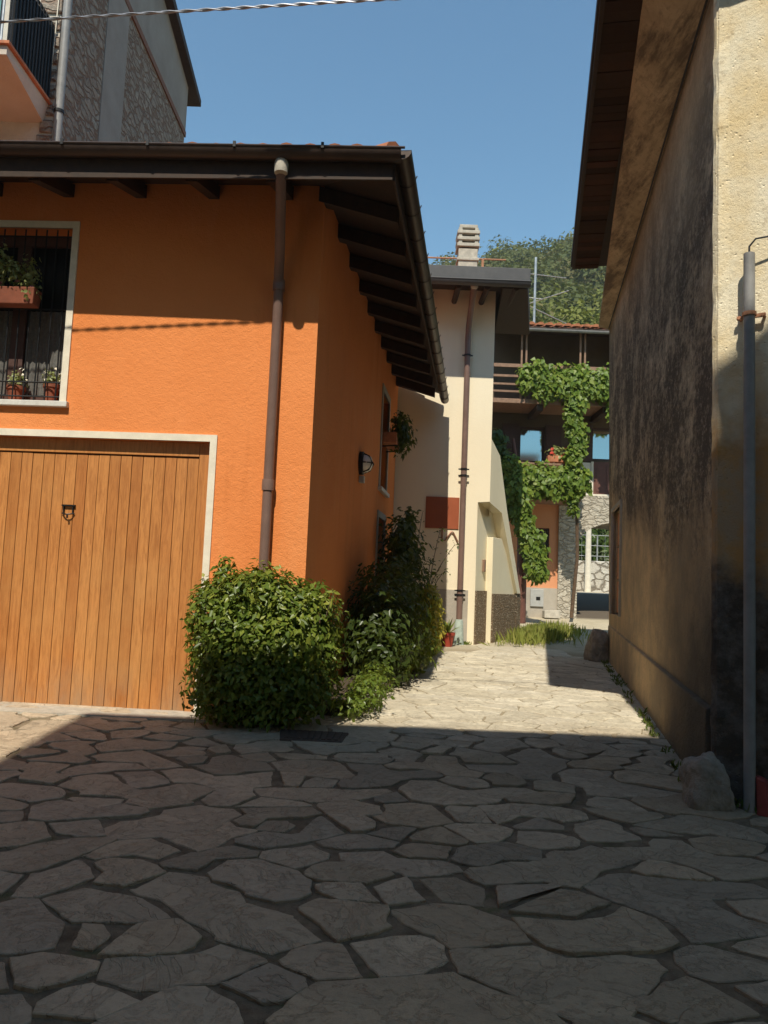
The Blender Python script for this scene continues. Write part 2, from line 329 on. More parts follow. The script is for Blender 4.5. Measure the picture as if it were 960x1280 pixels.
# ------------------------------------------------------------------ mesh helpers
OFF = {}
class MB:
    def __init__(s): s.v = []; s.f = []
    def poly(s, pts):
        i = len(s.v); s.v += [tuple(p) for p in pts]; s.f.append(tuple(range(i, i + len(pts)))); return s
    def hexa(s, p):
        i = len(s.v); s.v += [tuple(q) for q in p]
        for f in ((0, 3, 2, 1), (4, 5, 6, 7), (0, 1, 5, 4), (1, 2, 6, 5), (2, 3, 7, 6), (3, 0, 4, 7)): s.f.append(tuple(i + k for k in f))
        return s
    def box(s, x0, x1, y0, y1, z0, z1, T=None):
        p = [(x0, y0, z0), (x1, y0, z0), (x1, y1, z0), (x0, y1, z0), (x0, y0, z1), (x1, y0, z1), (x1, y1, z1), (x0, y1, z1)]
        return s.hexa([T(*q) for q in p] if T else p)
    def prism(s, pts, d):
        d = Vector(d); n = len(pts); i = len(s.v)
        s.v += [tuple(Vector(p)) for p in pts] + [tuple(Vector(p) + d) for p in pts]
        s.f.append(tuple(i + k for k in range(n))[::-1]); s.f.append(tuple(i + n + k for k in range(n)))
        for k in range(n): s.f.append((i + k, i + (k + 1) % n, i + n + (k + 1) % n, i + n + k))
        return s
    def tube(s, pts, r, n=10, caps=True):
        pts = [Vector(p) for p in pts]; m = len(pts); rr = r if hasattr(r, '__len__') else [r] * m
        t0 = (pts[1] - pts[0]).normalized(); ref = Vector((0, 0, 1)) if abs(t0.z) < .9 else Vector((1, 0, 0))
        nn = t0.cross(ref).normalized(); i0 = len(s.v)
        for k in range(m):
            t = ((pts[min(k + 1, m - 1)] - pts[k]).normalized() + (pts[k] - pts[max(k - 1, 0)]).normalized())
            t = t.normalized() if t.length > 1e-6 else t0
            nn = (nn - t * nn.dot(t)).normalized(); b = t.cross(nn)
            for j in range(n):
                an = 2 * math.pi * j / n; s.v.append(tuple(pts[k] + (nn * math.cos(an) + b * math.sin(an)) * rr[k]))
        for k in range(m - 1):
            for j in range(n):
                a_, b_ = i0 + k * n + j, i0 + k * n + (j + 1) % n; s.f.append((a_, b_, b_ + n, a_ + n))
        if caps: s.f.append(tuple(i0 + j for j in range(n))[::-1]); s.f.append(tuple(i0 + (m - 1) * n + j for j in range(n)))
        return s
    def lathe(s, prof, c, n=20, caps=True):
        i0 = len(s.v); m = len(prof)
        for r, z in prof:
            for j in range(n):
                an = 2 * math.pi * j / n; s.v.append((c[0] + r * math.cos(an), c[1] + r * math.sin(an), c[2] + z))
        for k in range(m - 1):
            for j in range(n):
                a_, b_ = i0 + k * n + j, i0 + k * n + (j + 1) % n; s.f.append((a_, b_, b_ + n, a_ + n))
        if caps: s.f.append(tuple(i0 + j for j in range(n))[::-1]); s.f.append(tuple(i0 + (m - 1) * n + j for j in range(n)))
        return s
    def sheet(s, T, u0, u1, z0, z1, holes=()):
        us = sorted({u0, u1, *[h[0] for h in holes], *[h[1] for h in holes]}); zs = sorted({z0, z1, *[h[2] for h in holes], *[h[3] for h in holes]})
        us = [q for q in us if u0 <= q <= u1]; zs = [q for q in zs if z0 <= q <= z1]
        for ua, ub in zip(us, us[1:]):
            for za, zb in zip(zs, zs[1:]):
                cu, cz = (ua + ub) / 2, (za + zb) / 2
                if any(h[0] < cu < h[1] and h[2] < cz < h[3] for h in holes): continue
                s.poly([T(ua, 0, za), T(ub, 0, za), T(ub, 0, zb), T(ua, 0, zb)])
        for h in holes:
            d = -h[4]; a_, b_, c_, e_ = h[:4]
            for p, q in (((a_, c_), (b_, c_)), ((b_, c_), (b_, e_)), ((b_, e_), (a_, e_)), ((a_, e_), (a_, c_))):
                s.poly([T(p[0], 0, p[1]), T(q[0], 0, q[1]), T(q[0], d, q[1]), T(p[0], d, p[1])])
        return s
    def build(s, name, mat, parent=None, smooth=False, bevel=0):
        off = OFF.get(parent.name, Vector((0, 0, 0))) if parent else Vector((0, 0, 0))
        me = bpy.data.meshes.new(name); me.from_pydata([(p[0] - off.x, p[1] - off.y, p[2] - off.z) for p in s.v], [], s.f)
        me.materials.append(MT[mat] if isinstance(mat, str) else mat)
        if smooth:
            me.polygons.foreach_set('use_smooth', [True] * len(me.polygons))
            try: me.set_sharp_from_angle(angle=R(40))
            except Exception: pass
        o = bpy.data.objects.new(name, me); col.objects.link(o)
        if parent: o.parent = parent; OFF[o.name] = off
        if bevel:
            b = o.modifiers.new('bevel', 'BEVEL'); b.width = bevel; b.segments = 2; b.limit_method = 'ANGLE'
        return o

def thing(name, label, cat, loc, group=None):
    o = bpy.data.objects.new(name, None); col.objects.link(o); o.location = loc; o.empty_display_size = .2
    o['label'] = label; o['category'] = cat
    if group: o['group'] = group
    OFF[o.name] = Vector(loc); return o
def tag(o, label, cat, group=None):
    o['label'] = label; o['category'] = cat
    if group: o['group'] = group
    return o
def struct(o, kind='structure'): o['kind'] = kind; return o
def fr(o, deg, side):
    """frame: u along a compass direction, v along the outward normal, z up"""
    d = (math.sin(R(deg)), math.cos(R(deg))); n = (d[1] * side, -d[0] * side)
    return lambda u, v, z: (o[0] + u * d[0] + v * n[0], o[1] + u * d[1] + v * n[1], z)
def gz(Y):
    if Y < 8: return .0385 * Y
    if Y < 14.6: return .308 + .0253 * (Y - 8)
    if Y < 21: return .475 + .05 * (Y - 14.6)
    if Y < 27: return .795 + .11 * (Y - 21)
    return 1.455 + .02 * (Y - 27)

def leaves(name, pts, nrm, L, W, mat, parent=None, seed=0, droop=.25, fold=.12, dirs=None, szvar=.35):
    rs = np.random.RandomState(seed); N = len(pts); pts = np.asarray(pts, float); nrm = np.asarray(nrm, float)
    nrm = nrm / (np.linalg.norm(nrm, axis=1, keepdims=True) + 1e-9)
    t = rs.normal(size=(N, 3)) if dirs is None else np.asarray(dirs, float) + rs.normal(size=(N, 3)) * .35
    t -= (t * nrm).sum(1, keepdims=True) * nrm * .85
    t /= np.linalg.norm(t, axis=1, keepdims=True) + 1e-9
    s = np.cross(t, nrm); s /= np.linalg.norm(s, axis=1, keepdims=True) + 1e-9
    k = (1 + rs.uniform(-szvar, szvar, (N, 1)))
    l = L * k; wd = W * k * rs.uniform(.85, 1.15, (N, 1))
    b = pts; tip = pts + t * l; tip[:, 2] -= droop * l[:, 0]
    mid = pts + t * l * .5 - nrm * fold * l; mid[:, 2] -= droop * .25 * l[:, 0]
    r_ = pts + t * l * .42 + s * wd * .5; l_ = pts + t * l * .42 - s * wd * .5
    V = np.stack([b, r_, tip, l_, mid], 1).reshape(-1, 3)
    off = OFF.get(parent.name, Vector((0, 0, 0))) if parent else Vector((0, 0, 0))
    V = V - np.array(off)
    base = np.arange(N)[:, None] * 5
    F = np.concatenate([base + np.array([[0, 1, 2, 4]]), base + np.array([[0, 4, 2, 3]])], 1).reshape(-1)
    me = bpy.data.meshes.new(name); me.vertices.add(N * 5); me.vertices.foreach_set('co', V.reshape(-1))
    me.loops.add(len(F)); me.loops.foreach_set('vertex_index', F.astype(np.int32))
    me.polygons.add(N * 2); me.polygons.foreach_set('loop_start', np.arange(0, N * 8, 4, dtype=np.int32))
    me.polygons.foreach_set('loop_total', np.full(N * 2, 4, dtype=np.int32)) if False else None
    me.update(calc_edges=True); me.validate()
    me.materials.append(MT[mat]); o = bpy.data.objects.new(name, me); col.objects.link(o)
    if parent: o.parent = parent; OFF[o.name] = off
    return o
def blob(c, rad, n, seed, pw=2.6, lump=.13, shell=.35, freq=4.0):
    rs = np.random.RandomState(seed); d = rs.normal(size=(n, 3)); d /= np.linalg.norm(d, axis=1, keepdims=True)
    q = (np.abs(d) ** pw).sum(1) ** (-1 / pw)
    ph = rs.uniform(0, 6.28, (6, 1)); k = rs.normal(size=(6, 3)) * freq
    ln = np.sin(k @ d.T + ph).sum(0) / 2.4
    r = q * (1 + lump * ln) * (1 - shell * rs.uniform(0, 1, n) ** 1.6)
    p = np.array(c) + d * r[:, None] * np.array(rad)
    nn = d / np.array(rad); nn /= np.linalg.norm(nn, axis=1, keepdims=True)
    return p, nn + rs.normal(size=(n, 3)) * .45 + np.array([0, 0, .35])
def flowers(pts, r, mat, parent, seed=0):
    rd = random.Random(seed)
    for p in pts:
        m = MB(); c = Vector(p); ax = Vector((rd.uniform(-.5, .5), rd.uniform(-1, -.2), rd.uniform(.2, 1))).normalized(); s_ = ax.orthogonal().normalized(); t_ = ax.cross(s_)
        for k in range(6):
            an = k * math.pi / 3; d = s_ * math.cos(an) + t_ * math.sin(an); e_ = ax.cross(d)
            m.poly([c, c + d * r * .6 + e_ * r * .35 + ax * r * .2, c + d * r + ax * r * .1, c + d * r * .6 - e_ * r * .35 + ax * r * .2])
        m.build('flower', mat, parent)
def stems(c, rad, n, seed, parent, mat='bark', r=.012):
    rd = random.Random(seed); m = MB()
    for i in range(n):
        d = Vector((rd.uniform(-1, 1) * rad[0], rd.uniform(-1, 1) * rad[1], rad[2] * rd.uniform(1.2, 1.8)))
        b = Vector((c[0] + rd.uniform(-.2, .2) * rad[0], c[1] + rd.uniform(-.2, .2) * rad[1], c[2] - rad[2]))
        m.tube([b, b + d * .4 + Vector((rd.uniform(-.05, .05), 0, .03)), b + d * .85], [r, r * .8, r * .4], 6)
    return m.build('stem', mat, parent, True)

def tiles(mb, A, B, updir, length, period=.2, r=.085, lift=.02, clip=None):
    """rows of round tiles running up a roof slope from eave line A-B"""
    A, B, up = Vector(A), Vector(B), Vector(updir).normalized(); e_ = (B - A); n = max(1, int(e_.length / period)); e = e_.normalized()
    nn = e.cross(up).normalized()
    if nn.z < 0: nn = -nn
    rd = random.Random(int(A.x * 100) + 7)
    for k in range(n):
        c = A + e * ((k + .5) * e_.length / n); L = clip((k + .5) * e_.length / n) if clip else length
        if L < .15: continue
        s0 = -.04 + rd.uniform(-.02, .02); q = s0
        while q < L:
            q2 = min(q + .38, L); i = len(mb.v); jit = rd.uniform(-.008, .008)
            for ss, rr, ll in ((q, r, lift + .018), (q2 + .03, r * .86, lift)):
                for j in range(7):
                    an = math.pi * j / 6; mb.v.append(tuple(c + up * ss + e * (math.cos(an) * rr + jit) + nn * (math.sin(an) * rr * .8 + ll)))
            for j in range(6): mb.f.append((i + j, i + j + 1, i + 8 + j, i + 7 + j))
            mb.f.append(tuple(i + j for j in range(7)))
            q = q2
    return mb
def gutter(mb, pts, r=.075, hgt=0.0, n=8, side=1, close=True):
    """half-round channel hung along a polyline; open on top"""
    pts = [Vector(p) for p in pts]; m = len(pts); i0 = len(mb.v)
    for k in range(m):
        d = (pts[min(k + 1, m - 1)] - pts[max(k - 1, 0)]).normalized(); o = Vector((d.y, -d.x, 0)).normalized() * side
        for rr in (r, r - .008):
            for j in range(n + 1):
                an = math.pi * j / n; mb.v.append(tuple(pts[k] + o * (math.cos(an) * rr) - Vector((0, 0, math.sin(an) * rr))))
    st = 2 * (n + 1)
    for k in range(m - 1):
        for j in range(n):
            a_ = i0 + k * st + j; mb.f.append((a_, a_ + 1, a_ + 1 + st, a_ + st))
            b_ = a_ + n + 1; mb.f.append((b_, b_ + st, b_ + 1 + st, b_ + 1))
        for j in (0, n):
            a_ = i0 + k * st + j; mb.f.append((a_, a_ + st, a_ + st + n + 1, a_ + n + 1))
    if close:
        for k in (0, m - 1): mb.f.append(tuple(i0 + k * st + j for j in range(n + 1)))
    return mb

# ------------------------------------------------------------------ ground and paving
ys = [-40, -10, 0, 4, 8, 11, 14.6, 18, 21, 24, 27, 34, 60, 120, 400]
g = MB()
for y0, y1 in zip(ys, ys[1:]): g.poly([(-300, y0, gz(y0)), (300, y0, gz(y0)), (300, y1, gz(y1)), (-300, y1, gz(y1))])
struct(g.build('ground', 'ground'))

def paving():
    rd = random.Random(11); X0, X1, Y0, Y1, K = -6.2, 4.6, -1.6, 13.5, .76
    pts, grid = [], {}
    for _ in range(9000):
        x, y = rd.uniform(X0 * K, X1 * K), rd.uniform(Y0, Y1); r = .18 if y < 7.2 else .18
        r *= rd.uniform(.6, 1.25); gx, gy = int(x * 2), int(y * 2)
        if all((pts[q][0] - x) ** 2 + (pts[q][1] - y) ** 2 > r * r for a_ in range(gx - 1, gx + 2) for b_ in range(gy - 1, gy + 2) for q in grid.get((a_, b_), ())):
            grid.setdefault((gx, gy), []).append(len(pts)); pts.append((x, y))
    cells = []
    for i, (x, y) in enumerate(pts):
        pl = [(x - .9, y - .9, -1), (x + .9, y - .9, -1), (x + .9, y + .9, -1), (x - .9, y + .9, -1)]; gx, gy = int(x * 2), int(y * 2)
        nb = [q for a_ in range(gx - 2, gx + 3) for b_ in range(gy - 2, gy + 3) for q in grid.get((a_, b_), ()) if q != i]
        for q in nb:
            dx, dy = pts[q][0] - x, pts[q][1] - y; lim = (dx * dx + dy * dy) / 2; out = []
            for k in range(len(pl)):
                p, s = pl[k], pl[(k + 1) % len(pl)]
                sp = (p[0] - x) * dx + (p[1] - y) * dy - lim; ss = (s[0] - x) * dx + (s[1] - y) * dy - lim
                if sp <= 0: out.append(p)
                if (sp < 0) != (ss < 0):
                    t = sp / (sp - ss); out.append((p[0] + (s[0] - p[0]) * t, p[1] + (s[1] - p[1]) * t, q if sp <= 0 else p[2]))
            pl = out
        cells.append(pl)          # each corner carries the neighbour across the edge that starts there
    grp = list(range(len(pts))); size = [1] * len(pts)
    def find(i):
        while grp[i] != i: i = grp[i]
        return i
    order = list(range(len(pts))); rd.shuffle(order)
    for i in order:
        if rd.random() > .47: continue
        a_ = find(i); pl = cells[i]; best, bl = -1, 0
        for k, p in enumerate(pl):
            if p[2] < 0: continue
            b_ = find(p[2]); L = math.dist(p[:2], pl[(k + 1) % len(pl)][:2]) * rd.uniform(.5, 1.5)
            if b_ != a_ and size[a_] + size[b_] <= (5 if pts[i][1] < 6.8 else 4) and L > bl: best, bl = b_, L
        if best >= 0: grp[best] = a_; size[a_] += size[best]
    edges = {}
    key = lambda p: (round(p[0], 3), round(p[1], 3))
    for i, pl in enumerate(cells):
        a_ = find(i)
        for k, p in enumerate(pl):
            if p[2] >= 0 and find(p[2]) == a_: continue
            u, v = key(p), key(pl[(k + 1) % len(pl)])
            if u != v: edges.setdefault(a_, {}).setdefault(u, []).append(v)
    m = MB()
    for a_, em in edges.items():
        st = next(iter(em)); loop = [st]; cur = st
        while True:
            nx = em[cur].pop() if em.get(cur) else None
            if nx is None or nx == st or len(loop) > 80: break
            loop.append(nx); cur = nx
        if len(loop) < 3 or nx != st: continue
        y_ = sum(p[1] for p in loop) / len(loop); far = y_ > 7.3
        lp = [loop[0]]
        for p in loop[1:]:
            if math.dist(p, lp[-1]) > .035: lp.append(p)
        if len(lp) < 3: continue
        # inset every edge by its own joint width
        n = len(lp); L = []
        for k in range(n):
            p, q = lp[k], lp[(k + 1) % n]; d = math.dist(p, q); tx, ty = (q[0] - p[0]) / d, (q[1] - p[1]) / d
            w_ = rd.uniform(.004, .011) if far else (rd.uniform(.002, .007) if rd.random() < .5 else .008 + .034 * rd.random() ** 1.5)
            tw = rd.uniform(-.05, .05) * (0 if far else 1); nx_, ny_ = -ty, tx
            L.append((p[0] + nx_ * w_, p[1] + ny_ * w_, tx * math.cos(tw) - ty * math.sin(tw), tx * math.sin(tw) + ty * math.cos(tw), w_))
        q = []
        for k in range(n):
            x1, y1, a1, b1, w1_ = L[k - 1]; x2, y2, a2, b2, w2_ = L[k]; det = a1 * b2 - b1 * a2; o = lp[k]
            if abs(det) > .12:
                t = ((x2 - x1) * b2 - (y2 - y1) * a2) / det; px, py = x1 + a1 * t, y1 + b1 * t
            else: px, py = o[0] - b2 * w2_, o[1] + a2 * w2_
            dd = math.dist((px, py), o)
            if dd > .07: px, py = o[0] + (px - o[0]) * .07 / dd, o[1] + (py - o[1]) * .07 / dd
            q.append((px / K, py))
        if not far:                              # broken-off corners leave three-sided pockets of mortar
            q2 = []
            for k in range(n):
                o, a2_, b2_ = q[k], q[k - 1], q[(k + 1) % n]
                if rd.random() < .30:
                    la, lb = math.dist(o, a2_), math.dist(o, b2_); ca, cb = min(.45, rd.uniform(.03, .12) / (la + .01)), min(.45, rd.uniform(.03, .12) / (lb + .01))
                    q2 += [(o[0] + (a2_[0] - o[0]) * ca, o[1] + (a2_[1] - o[1]) * ca), (o[0] + (b2_[0] - o[0]) * cb, o[1] + (b2_[1] - o[1]) * cb)]
                else: q2.append(o)
            q = q2; n = len(q)
        e = []; amp = .008 if far else .013
        cx, cy = sum(p[0] for p in q) / n, sum(p[1] for p in q) / n
        area = sum(q[k][0] * q[(k + 1) % n][1] - q[(k + 1) % n][0] * q[k][1] for k in range(n)) / 2
        if area < .004: continue
        for k in range(n):
            p, s = q[k], q[(k + 1) % n]; ln = math.dist(p, s)
            if ln < 1e-4: continue
            c_ = max(1, int(ln / (.07 if far else .035))); nx_, ny_ = (s[1] - p[1]) / ln, -(s[0] - p[0]) / ln
            for i in range(c_):
                px, py = p[0] + (s[0] - p[0]) * i / c_, p[1] + (s[1] - p[1]) * i / c_
                o = amp * (noise.noise((px * 4, py * 4, 3.1)) * 1.0 + noise.noise((px * 13, py * 13, 7.7)) * .9 + .35 * noise.noise((px * 40, py * 40, 2)))
                e.append((px + nx_ * o, py + ny_ * o))
        tx, ty, h = rd.uniform(-.009, .009), rd.uniform(-.009, .009), rd.uniform(.004, .018)
        if far: tx *= .3; ty *= .3; h *= .55
        n = len(e); i0 = len(m.v); nr = []
        for k in range(n):
            p, s = e[k - 1], e[(k + 1) % n]; ln = math.dist(p, s) + 1e-6; nr.append((-(s[1] - p[1]) / ln, (s[0] - p[0]) / ln))
        for ins, zz in ((0, -.02), (.0, h - .004), (.004, h)):
            for (px, py), (ax, ay) in zip(e, nr):
                m.v.append((px + ax * ins, py + ay * ins, gz(py) + zz + (px - cx) * tx + (py - cy) * ty))
        for rgn in range(2):
            for k in range(n):
                u, v = i0 + rgn * n + k, i0 + rgn * n + (k + 1) % n; m.f.append((u, v, v + n, u + n))
        m.f.append(tuple(i0 + 2 * n + k for k in range(n)))
    return m
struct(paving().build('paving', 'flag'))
kb = MB()
kb.prism([(-6.2, 7.12, gz(7)), (-1.4, 6.98, gz(7)), (-1.4, 7.6, gz(7)), (-6.2, 7.7, gz(7))], (0, 0, .022))
struct(kb.build('threshold', 'concrete'))

# ------------------------------------------------------------------ orange house
CO = (-.70, 7.25)
oh = thing('orange_house', 'orange plastered house with wooden garage door and dark overhanging roof', 'house', (-3.0, 9.0, .3))
FF = fr(CO, 273, -1)            # front: u to the left, v towards the viewer
SF = fr(CO, 6.8, 1)             # side: u back along the lane
gar = (.96, 4.35, .25, 2.80, .16); win = (2.44, 3.62, 3.14, 4.86, .30)
m = MB(); m.sheet(FF, 0, 6.6, -.2, 5.62, [gar, win])
w1 = (5.10, 5.98, 3.05, 4.60, .20); w2 = (5.10, 5.98, .95, 2.58, .20)
m.sheet(SF, 0, 7.38, -.2, 5.62, [w1, w2])
m.poly([FF(6.6, 0, -.2), FF(6.6, -7, -.2), FF(6.6, -7, 5.62), FF(6.6, 0, 5.62)])
m.poly([SF(7.38, 0, -.2), FF(6.6, -7, -.2), FF(6.6, -7, 5.62), SF(7.38, 0, 5.62)])
m.build('wall', 'orange', oh)
# garage surround, frame, boards
sr = MB(); sr.box(gar[0] - .065, gar[0], -.02, .018, .25, 2.865, FF); sr.box(gar[0], gar[1], -.02, .018, 2.80, 2.865, FF); sr.box(gar[1], gar[1] + .065, -.02, .018, .25, 2.865, FF)
sr.build('door_surround', 'whitepaint', oh)
gd = MB(); u = gar[0] + .125; rd = random.Random(4)
while u < gar[1] - .1:
    gd.box(u, u + .1035, -.118, -.085 + rd.uniform(-.0015, .0015), .275, 2.655, FF); u += .108
gdo = gd.build('garage_door', 'boards', oh, bevel=.003)
bk = MB(); bk.box(gar[0] + .09, gar[1], -.155, -.122, .26, 2.7, FF); bk.build('door_backing', 'dkwood', gdo)
fm = MB(); fm.box(gar[0] + .002, gar[0] + .118, -.15, -.07, .255, 2.798, FF); fm.box(gar[0] + .12, gar[1] - .002, -.15, -.07, 2.665, 2.798, FF)
fm.build('door_frame', 'boards', gdo, bevel=.004)
hd = MB(); hu = 2.31
hd.box(hu - .065, hu + .065, -.082, -.06, 2.150, 2.164, FF); hd.box(hu - .05, hu - .04, -.082, -.062, 2.085, 2.150, FF); hd.box(hu + .04, hu + .05, -.082, -.062, 2.085, 2.150, FF)
hd.tube([FF(hu - .06, -.075, 2.082), FF(hu - .03, -.05, 2.074), FF(hu, -.04, 2.070), FF(hu + .03, -.05, 2.074), FF(hu + .06, -.075, 2.082)], .007, 6); hd.tube([FF(hu - .004, -.045, 2.07), FF(hu - .006, -.045, 2.035)], .009, 8)
hd.build('handle', 'iron', gdo)
# front window
sr = MB(); sr.box(win[0] - .065, win[0], -.02, .018, 3.14, 4.925, FF); sr.box(win[0], win[1], -.02, .018, 4.86, 4.925, FF); sr.box(win[1], win[1] + .065, -.02, .018, 3.14, 4.925, FF)
wf = MB(); y0, y1 = -.27, -.215
wf.box(win[0], win[0] + .09, y0, y1, 3.14, 4.86, FF); wf.box(win[1] - .09, win[1], y0, y1, 3.14, 4.86, FF); wf.box(win[0] + .09, win[1] - .09, y0, y1, 4.76, 4.86, FF); wf.box(win[0] + .09, win[1] - .09, y0, y1, 3.14, 3.24, FF)
wf.box(2.96, 3.10, y0, y1, 3.24, 4.76, FF)
wd_ = wf.build('window', 'shutter', oh, bevel=.004); sr.build('surround', 'whitepaint', wd_)
sl = MB(); sl.box(win[0] - .09, win[1] + .09, -.29, .055, 3.085, 3.139, FF); sl.build('sill', 'stonesill', wd_, bevel=.006)
pn = MB(); pn.box(win[0] + .085, 2.965, -.252, -.246, 3.235, 4.765, FF); pn.box(3.095, win[1] - .085, -.252, -.246, 3.235, 4.765, FF); pn.build('pane', 'glass', wd_)
cu = MB()
for (a_, b_) in ((win[0] + .10, 2.95), (3.11, win[1] - .10)):
    n = 28; i0 = len(cu.v)
    for i in range(n + 1):
        uu = a_ + (b_ - a_) * i / n; vv = -.236 + .008 * math.sin(i * 1.5)
        for zz in (3.25, 4.1): cu.v.append(FF(uu, vv, zz))
    for i in range(n): cu.f.append((i0 + 2 * i, i0 + 2 * i + 2, i0 + 2 * i + 3, i0 + 2 * i + 1))
cu.build('curtain', 'lace', wd_)
gr = MB()
for k in range(11):
    uu = win[0] + .06 + k * .106; gr.tube([FF(uu, -.02, 3.15), FF(uu, -.02, 4.85)], .007, 6)
for zz in (3.19, 3.33, 4.05, 4.78): gr.tube([FF(win[0], -.02, zz), FF(win[1], -.02, zz)], .008, 6)
gr.build('grille', 'iron', wd_)
ro = MB(); ro.box(win[0], win[1], -.5, -.302, 3.0, 5.0, FF); ro.build('interior', 'dkhole', wd_)
# side windows
for (h, nm) in ((w1, 0), (w2, 1)):
    q = MB(); q.box(h[0] - .1, h[0], -.02, .02, h[2], h[3] + .1, SF); q.box(h[1], h[1] + .1, -.02, .02, h[2], h[3] + .1, SF); q.box(h[0], h[1], -.02, .02, h[3], h[3] + .1, SF)
    wi = MB(); wi.box(h[0], h[0] + .07, -.18, -.12, h[2], h[3], SF); wi.box(h[1] - .07, h[1], -.18, -.12, h[2], h[3], SF); wi.box(h[0] + .07, h[1] - .07, -.18, -.12, h[3] - .07, h[3], SF); wi.box(h[0] + .07, h[1] - .07, -.18, -.12, h[2], h[2] + .07, SF)
    wi.box((h[0] + h[1]) / 2 - .04, (h[0] + h[1]) / 2 + .04, -.18, -.12, h[2] + .07, h[3] - .07, SF)
    wo_ = wi.build('window', 'railwood', oh); q.build('surround', 'greyrender', wo_)
    s2 = MB(); s2.box(h[0] - .13, h[1] + .13, -.2, .06, h[2] - .06, h[2] - .001, SF); s2.build('sill', 'stonesill', wo_)
    p2 = MB(); p2.box(h[0] + .06, h[1] - .06, -.155, -.15, h[2] + .06, h[3] - .06, SF); p2.build('pane', 'glass', wo_)
# roof
GA, GB_, GC = Vector((-7.2, 6.86, 5.265)), Vector((.0, 6.40, 5.20)), Vector((1.02, 14.42, 5.0))
pit = .30
def roof_pt(x, y):
    d1 = (Vector((x, y)) - GB_.xy).dot(Vector((.0637, .998))); d2 = -(Vector((x, y)) - GB_.xy).dot(Vector((.992, -.126)))
    return 5.09 + pit * max(0, min(d1, d2))
hipk = Vector((-3.0, 9.9)); 
def P3(p, dz=0): return (p[0], p[1], roof_pt(p[0], p[1]) + dz)
e0 = GB_.xy + Vector((-.045, .05)); fl = GA.xy + Vector((0, .05)); be = GC.xy + Vector((-.05, 0))
top = e0 + Vector((-3.5, 4.1)); topl = Vector((-7.2, top.y + .2)); topb = Vector((be.x - 3.4, be.y + .3))
rs_ = MB()
for dz, fl_ in ((.09, False), (0, True)):
    for pl in ((fl, e0, top, topl), (e0, be, topb, top)):
        q = [P3(p, dz) for p in pl]; rs_.poly(q[::-1] if fl_ else q)
for p, q in ((fl, e0), (e0, be)): rs_.poly([P3(p), P3(q), P3(q, .09), P3(p, .09)])
rs_.poly([P3(be), P3(topb), P3(topb, .09), P3(be, .09)])
rfo = rs_.build('roof', 'dkwood', oh)
tl = MB()
up1 = Vector((.064, .998, pit)); up2 = Vector((-.992, .126, pit))
LF = (e0 - fl).length
tiles(tl, P3(fl, .09), P3(e0, .09), up1, 4, clip=lambda s: min(3.9, (LF - s) * 1.02 / 1.0 * .95))
tiles(tl, P3(e0, .09), P3(be, .09), up2, 3, clip=lambda s: min(3.3, s * .95))
hp = MB(); hp.tube([P3(e0, .13), P3(top, .13)], .1, 8)
tl.build('roof_tiles', 'terracotta', rfo); hp.build('hip_tiles', 'terracotta', rfo)
fa = MB()
for p, q in ((fl, e0), (e0, be)):
    d = (q - p).normalized(); n2 = Vector((d.y, -d.x)) * .022
    a3, b3 = Vector(P3(p, -.12)), Vector(P3(q, -.12)); nn = Vector((n2.x, n2.y, 0))
    fa.hexa([a3, b3, b3 + nn, a3 + nn, a3 + Vector((0, 0, .2)), b3 + Vector((0, 0, .2)), b3 + nn + Vector((0, 0, .2)), a3 + nn + Vector((0, 0, .2))])
fa.build('fascia', 'dkwood', oh)
for k in range(9):                               # rafters under the front eave
    u = .35 + k * .72; e_ = .74 - .024 * u; rf = MB(); p, q = Vector(FF(u, 0, 0)), Vector(FF(u, e_, 0)); z0, z1 = roof_pt(p.x, p.y) - .003, roof_pt(q.x, q.y) - .003
    rf.hexa([FF(u - .05, -.05, z0 - .13), FF(u + .05, -.05, z0 - .13), FF(u + .05, e_, z1 - .13), FF(u - .05, e_, z1 - .13), FF(u - .05, -.05, z0), FF(u + .05, -.05, z0), FF(u + .05, e_, z1), FF(u - .05, e_, z1)])
    rf.build('rafter', 'dkwood', oh)
for k in range(10):                              # rafters under the side eave
    u = .05 + k * .77; rf = MB(); p, q = Vector(SF(u, 0, 0)), Vector(SF(u, .76, 0)); z0, z1 = roof_pt(p.x, p.y) - .003, roof_pt(q.x, q.y) - .003
    rf.hexa([SF(u - .06, -.05, z0 - .15), SF(u + .06, -.05, z0 - .15), SF(u + .06, .72, z1 - .15), SF(u - .06, .72, z1 - .15), SF(u - .06, -.05, z0), SF(u + .06, -.05, z0), SF(u + .06, .72, z1), SF(u - .06, .72, z1)])
    rf.build('rafter', 'dkwood', oh)
gt = MB(); gutter(gt, [GA + Vector((0, -.02, 0)), GB_ + Vector((.02, -.02, 0))], .085, side=1); gt.tube([GA + Vector((0, -.105, 0)), GB_ + Vector((.05, -.105, 0))], .011, 6)
go = gt.build('gutter', 'dkbrown', oh, True)
for k in range(9):
    p = GA.lerp(GB_, .07 + .105 * k); hk = MB(); hk.box(p.x - .012, p.x + .012, p.y - .118, p.y - .10, p.z - .02, p.z + .03); hk.build('gutter_hook', 'iron', go)
gt = MB(); gutter(gt, [GB_ + Vector((.03, -.06, 0)), GC + Vector((.03, 0, 0))], .078, side=1); go2 = gt.build('gutter', 'dkbrown', oh, True)
dside = (GC - GB_).normalized()
for k in range(15):
    p = GB_.lerp(GC, .05 + .065 * k) + Vector((.03, 0, 0)); pts = []; hk = MB()
    for j in range(9):
        an = math.pi * j / 8; pts.append(p + Vector((.99, -.125, 0)) * (math.cos(an) * .082) - Vector((0, 0, math.sin(an) * .082)))
    hk.tube([pts[0] + Vector((.012, 0, .03))] + pts, .0055, 5); hk.build('gutter_hook', 'dkbrown', go2)
dp = MB(); dx = .375
dt = .265
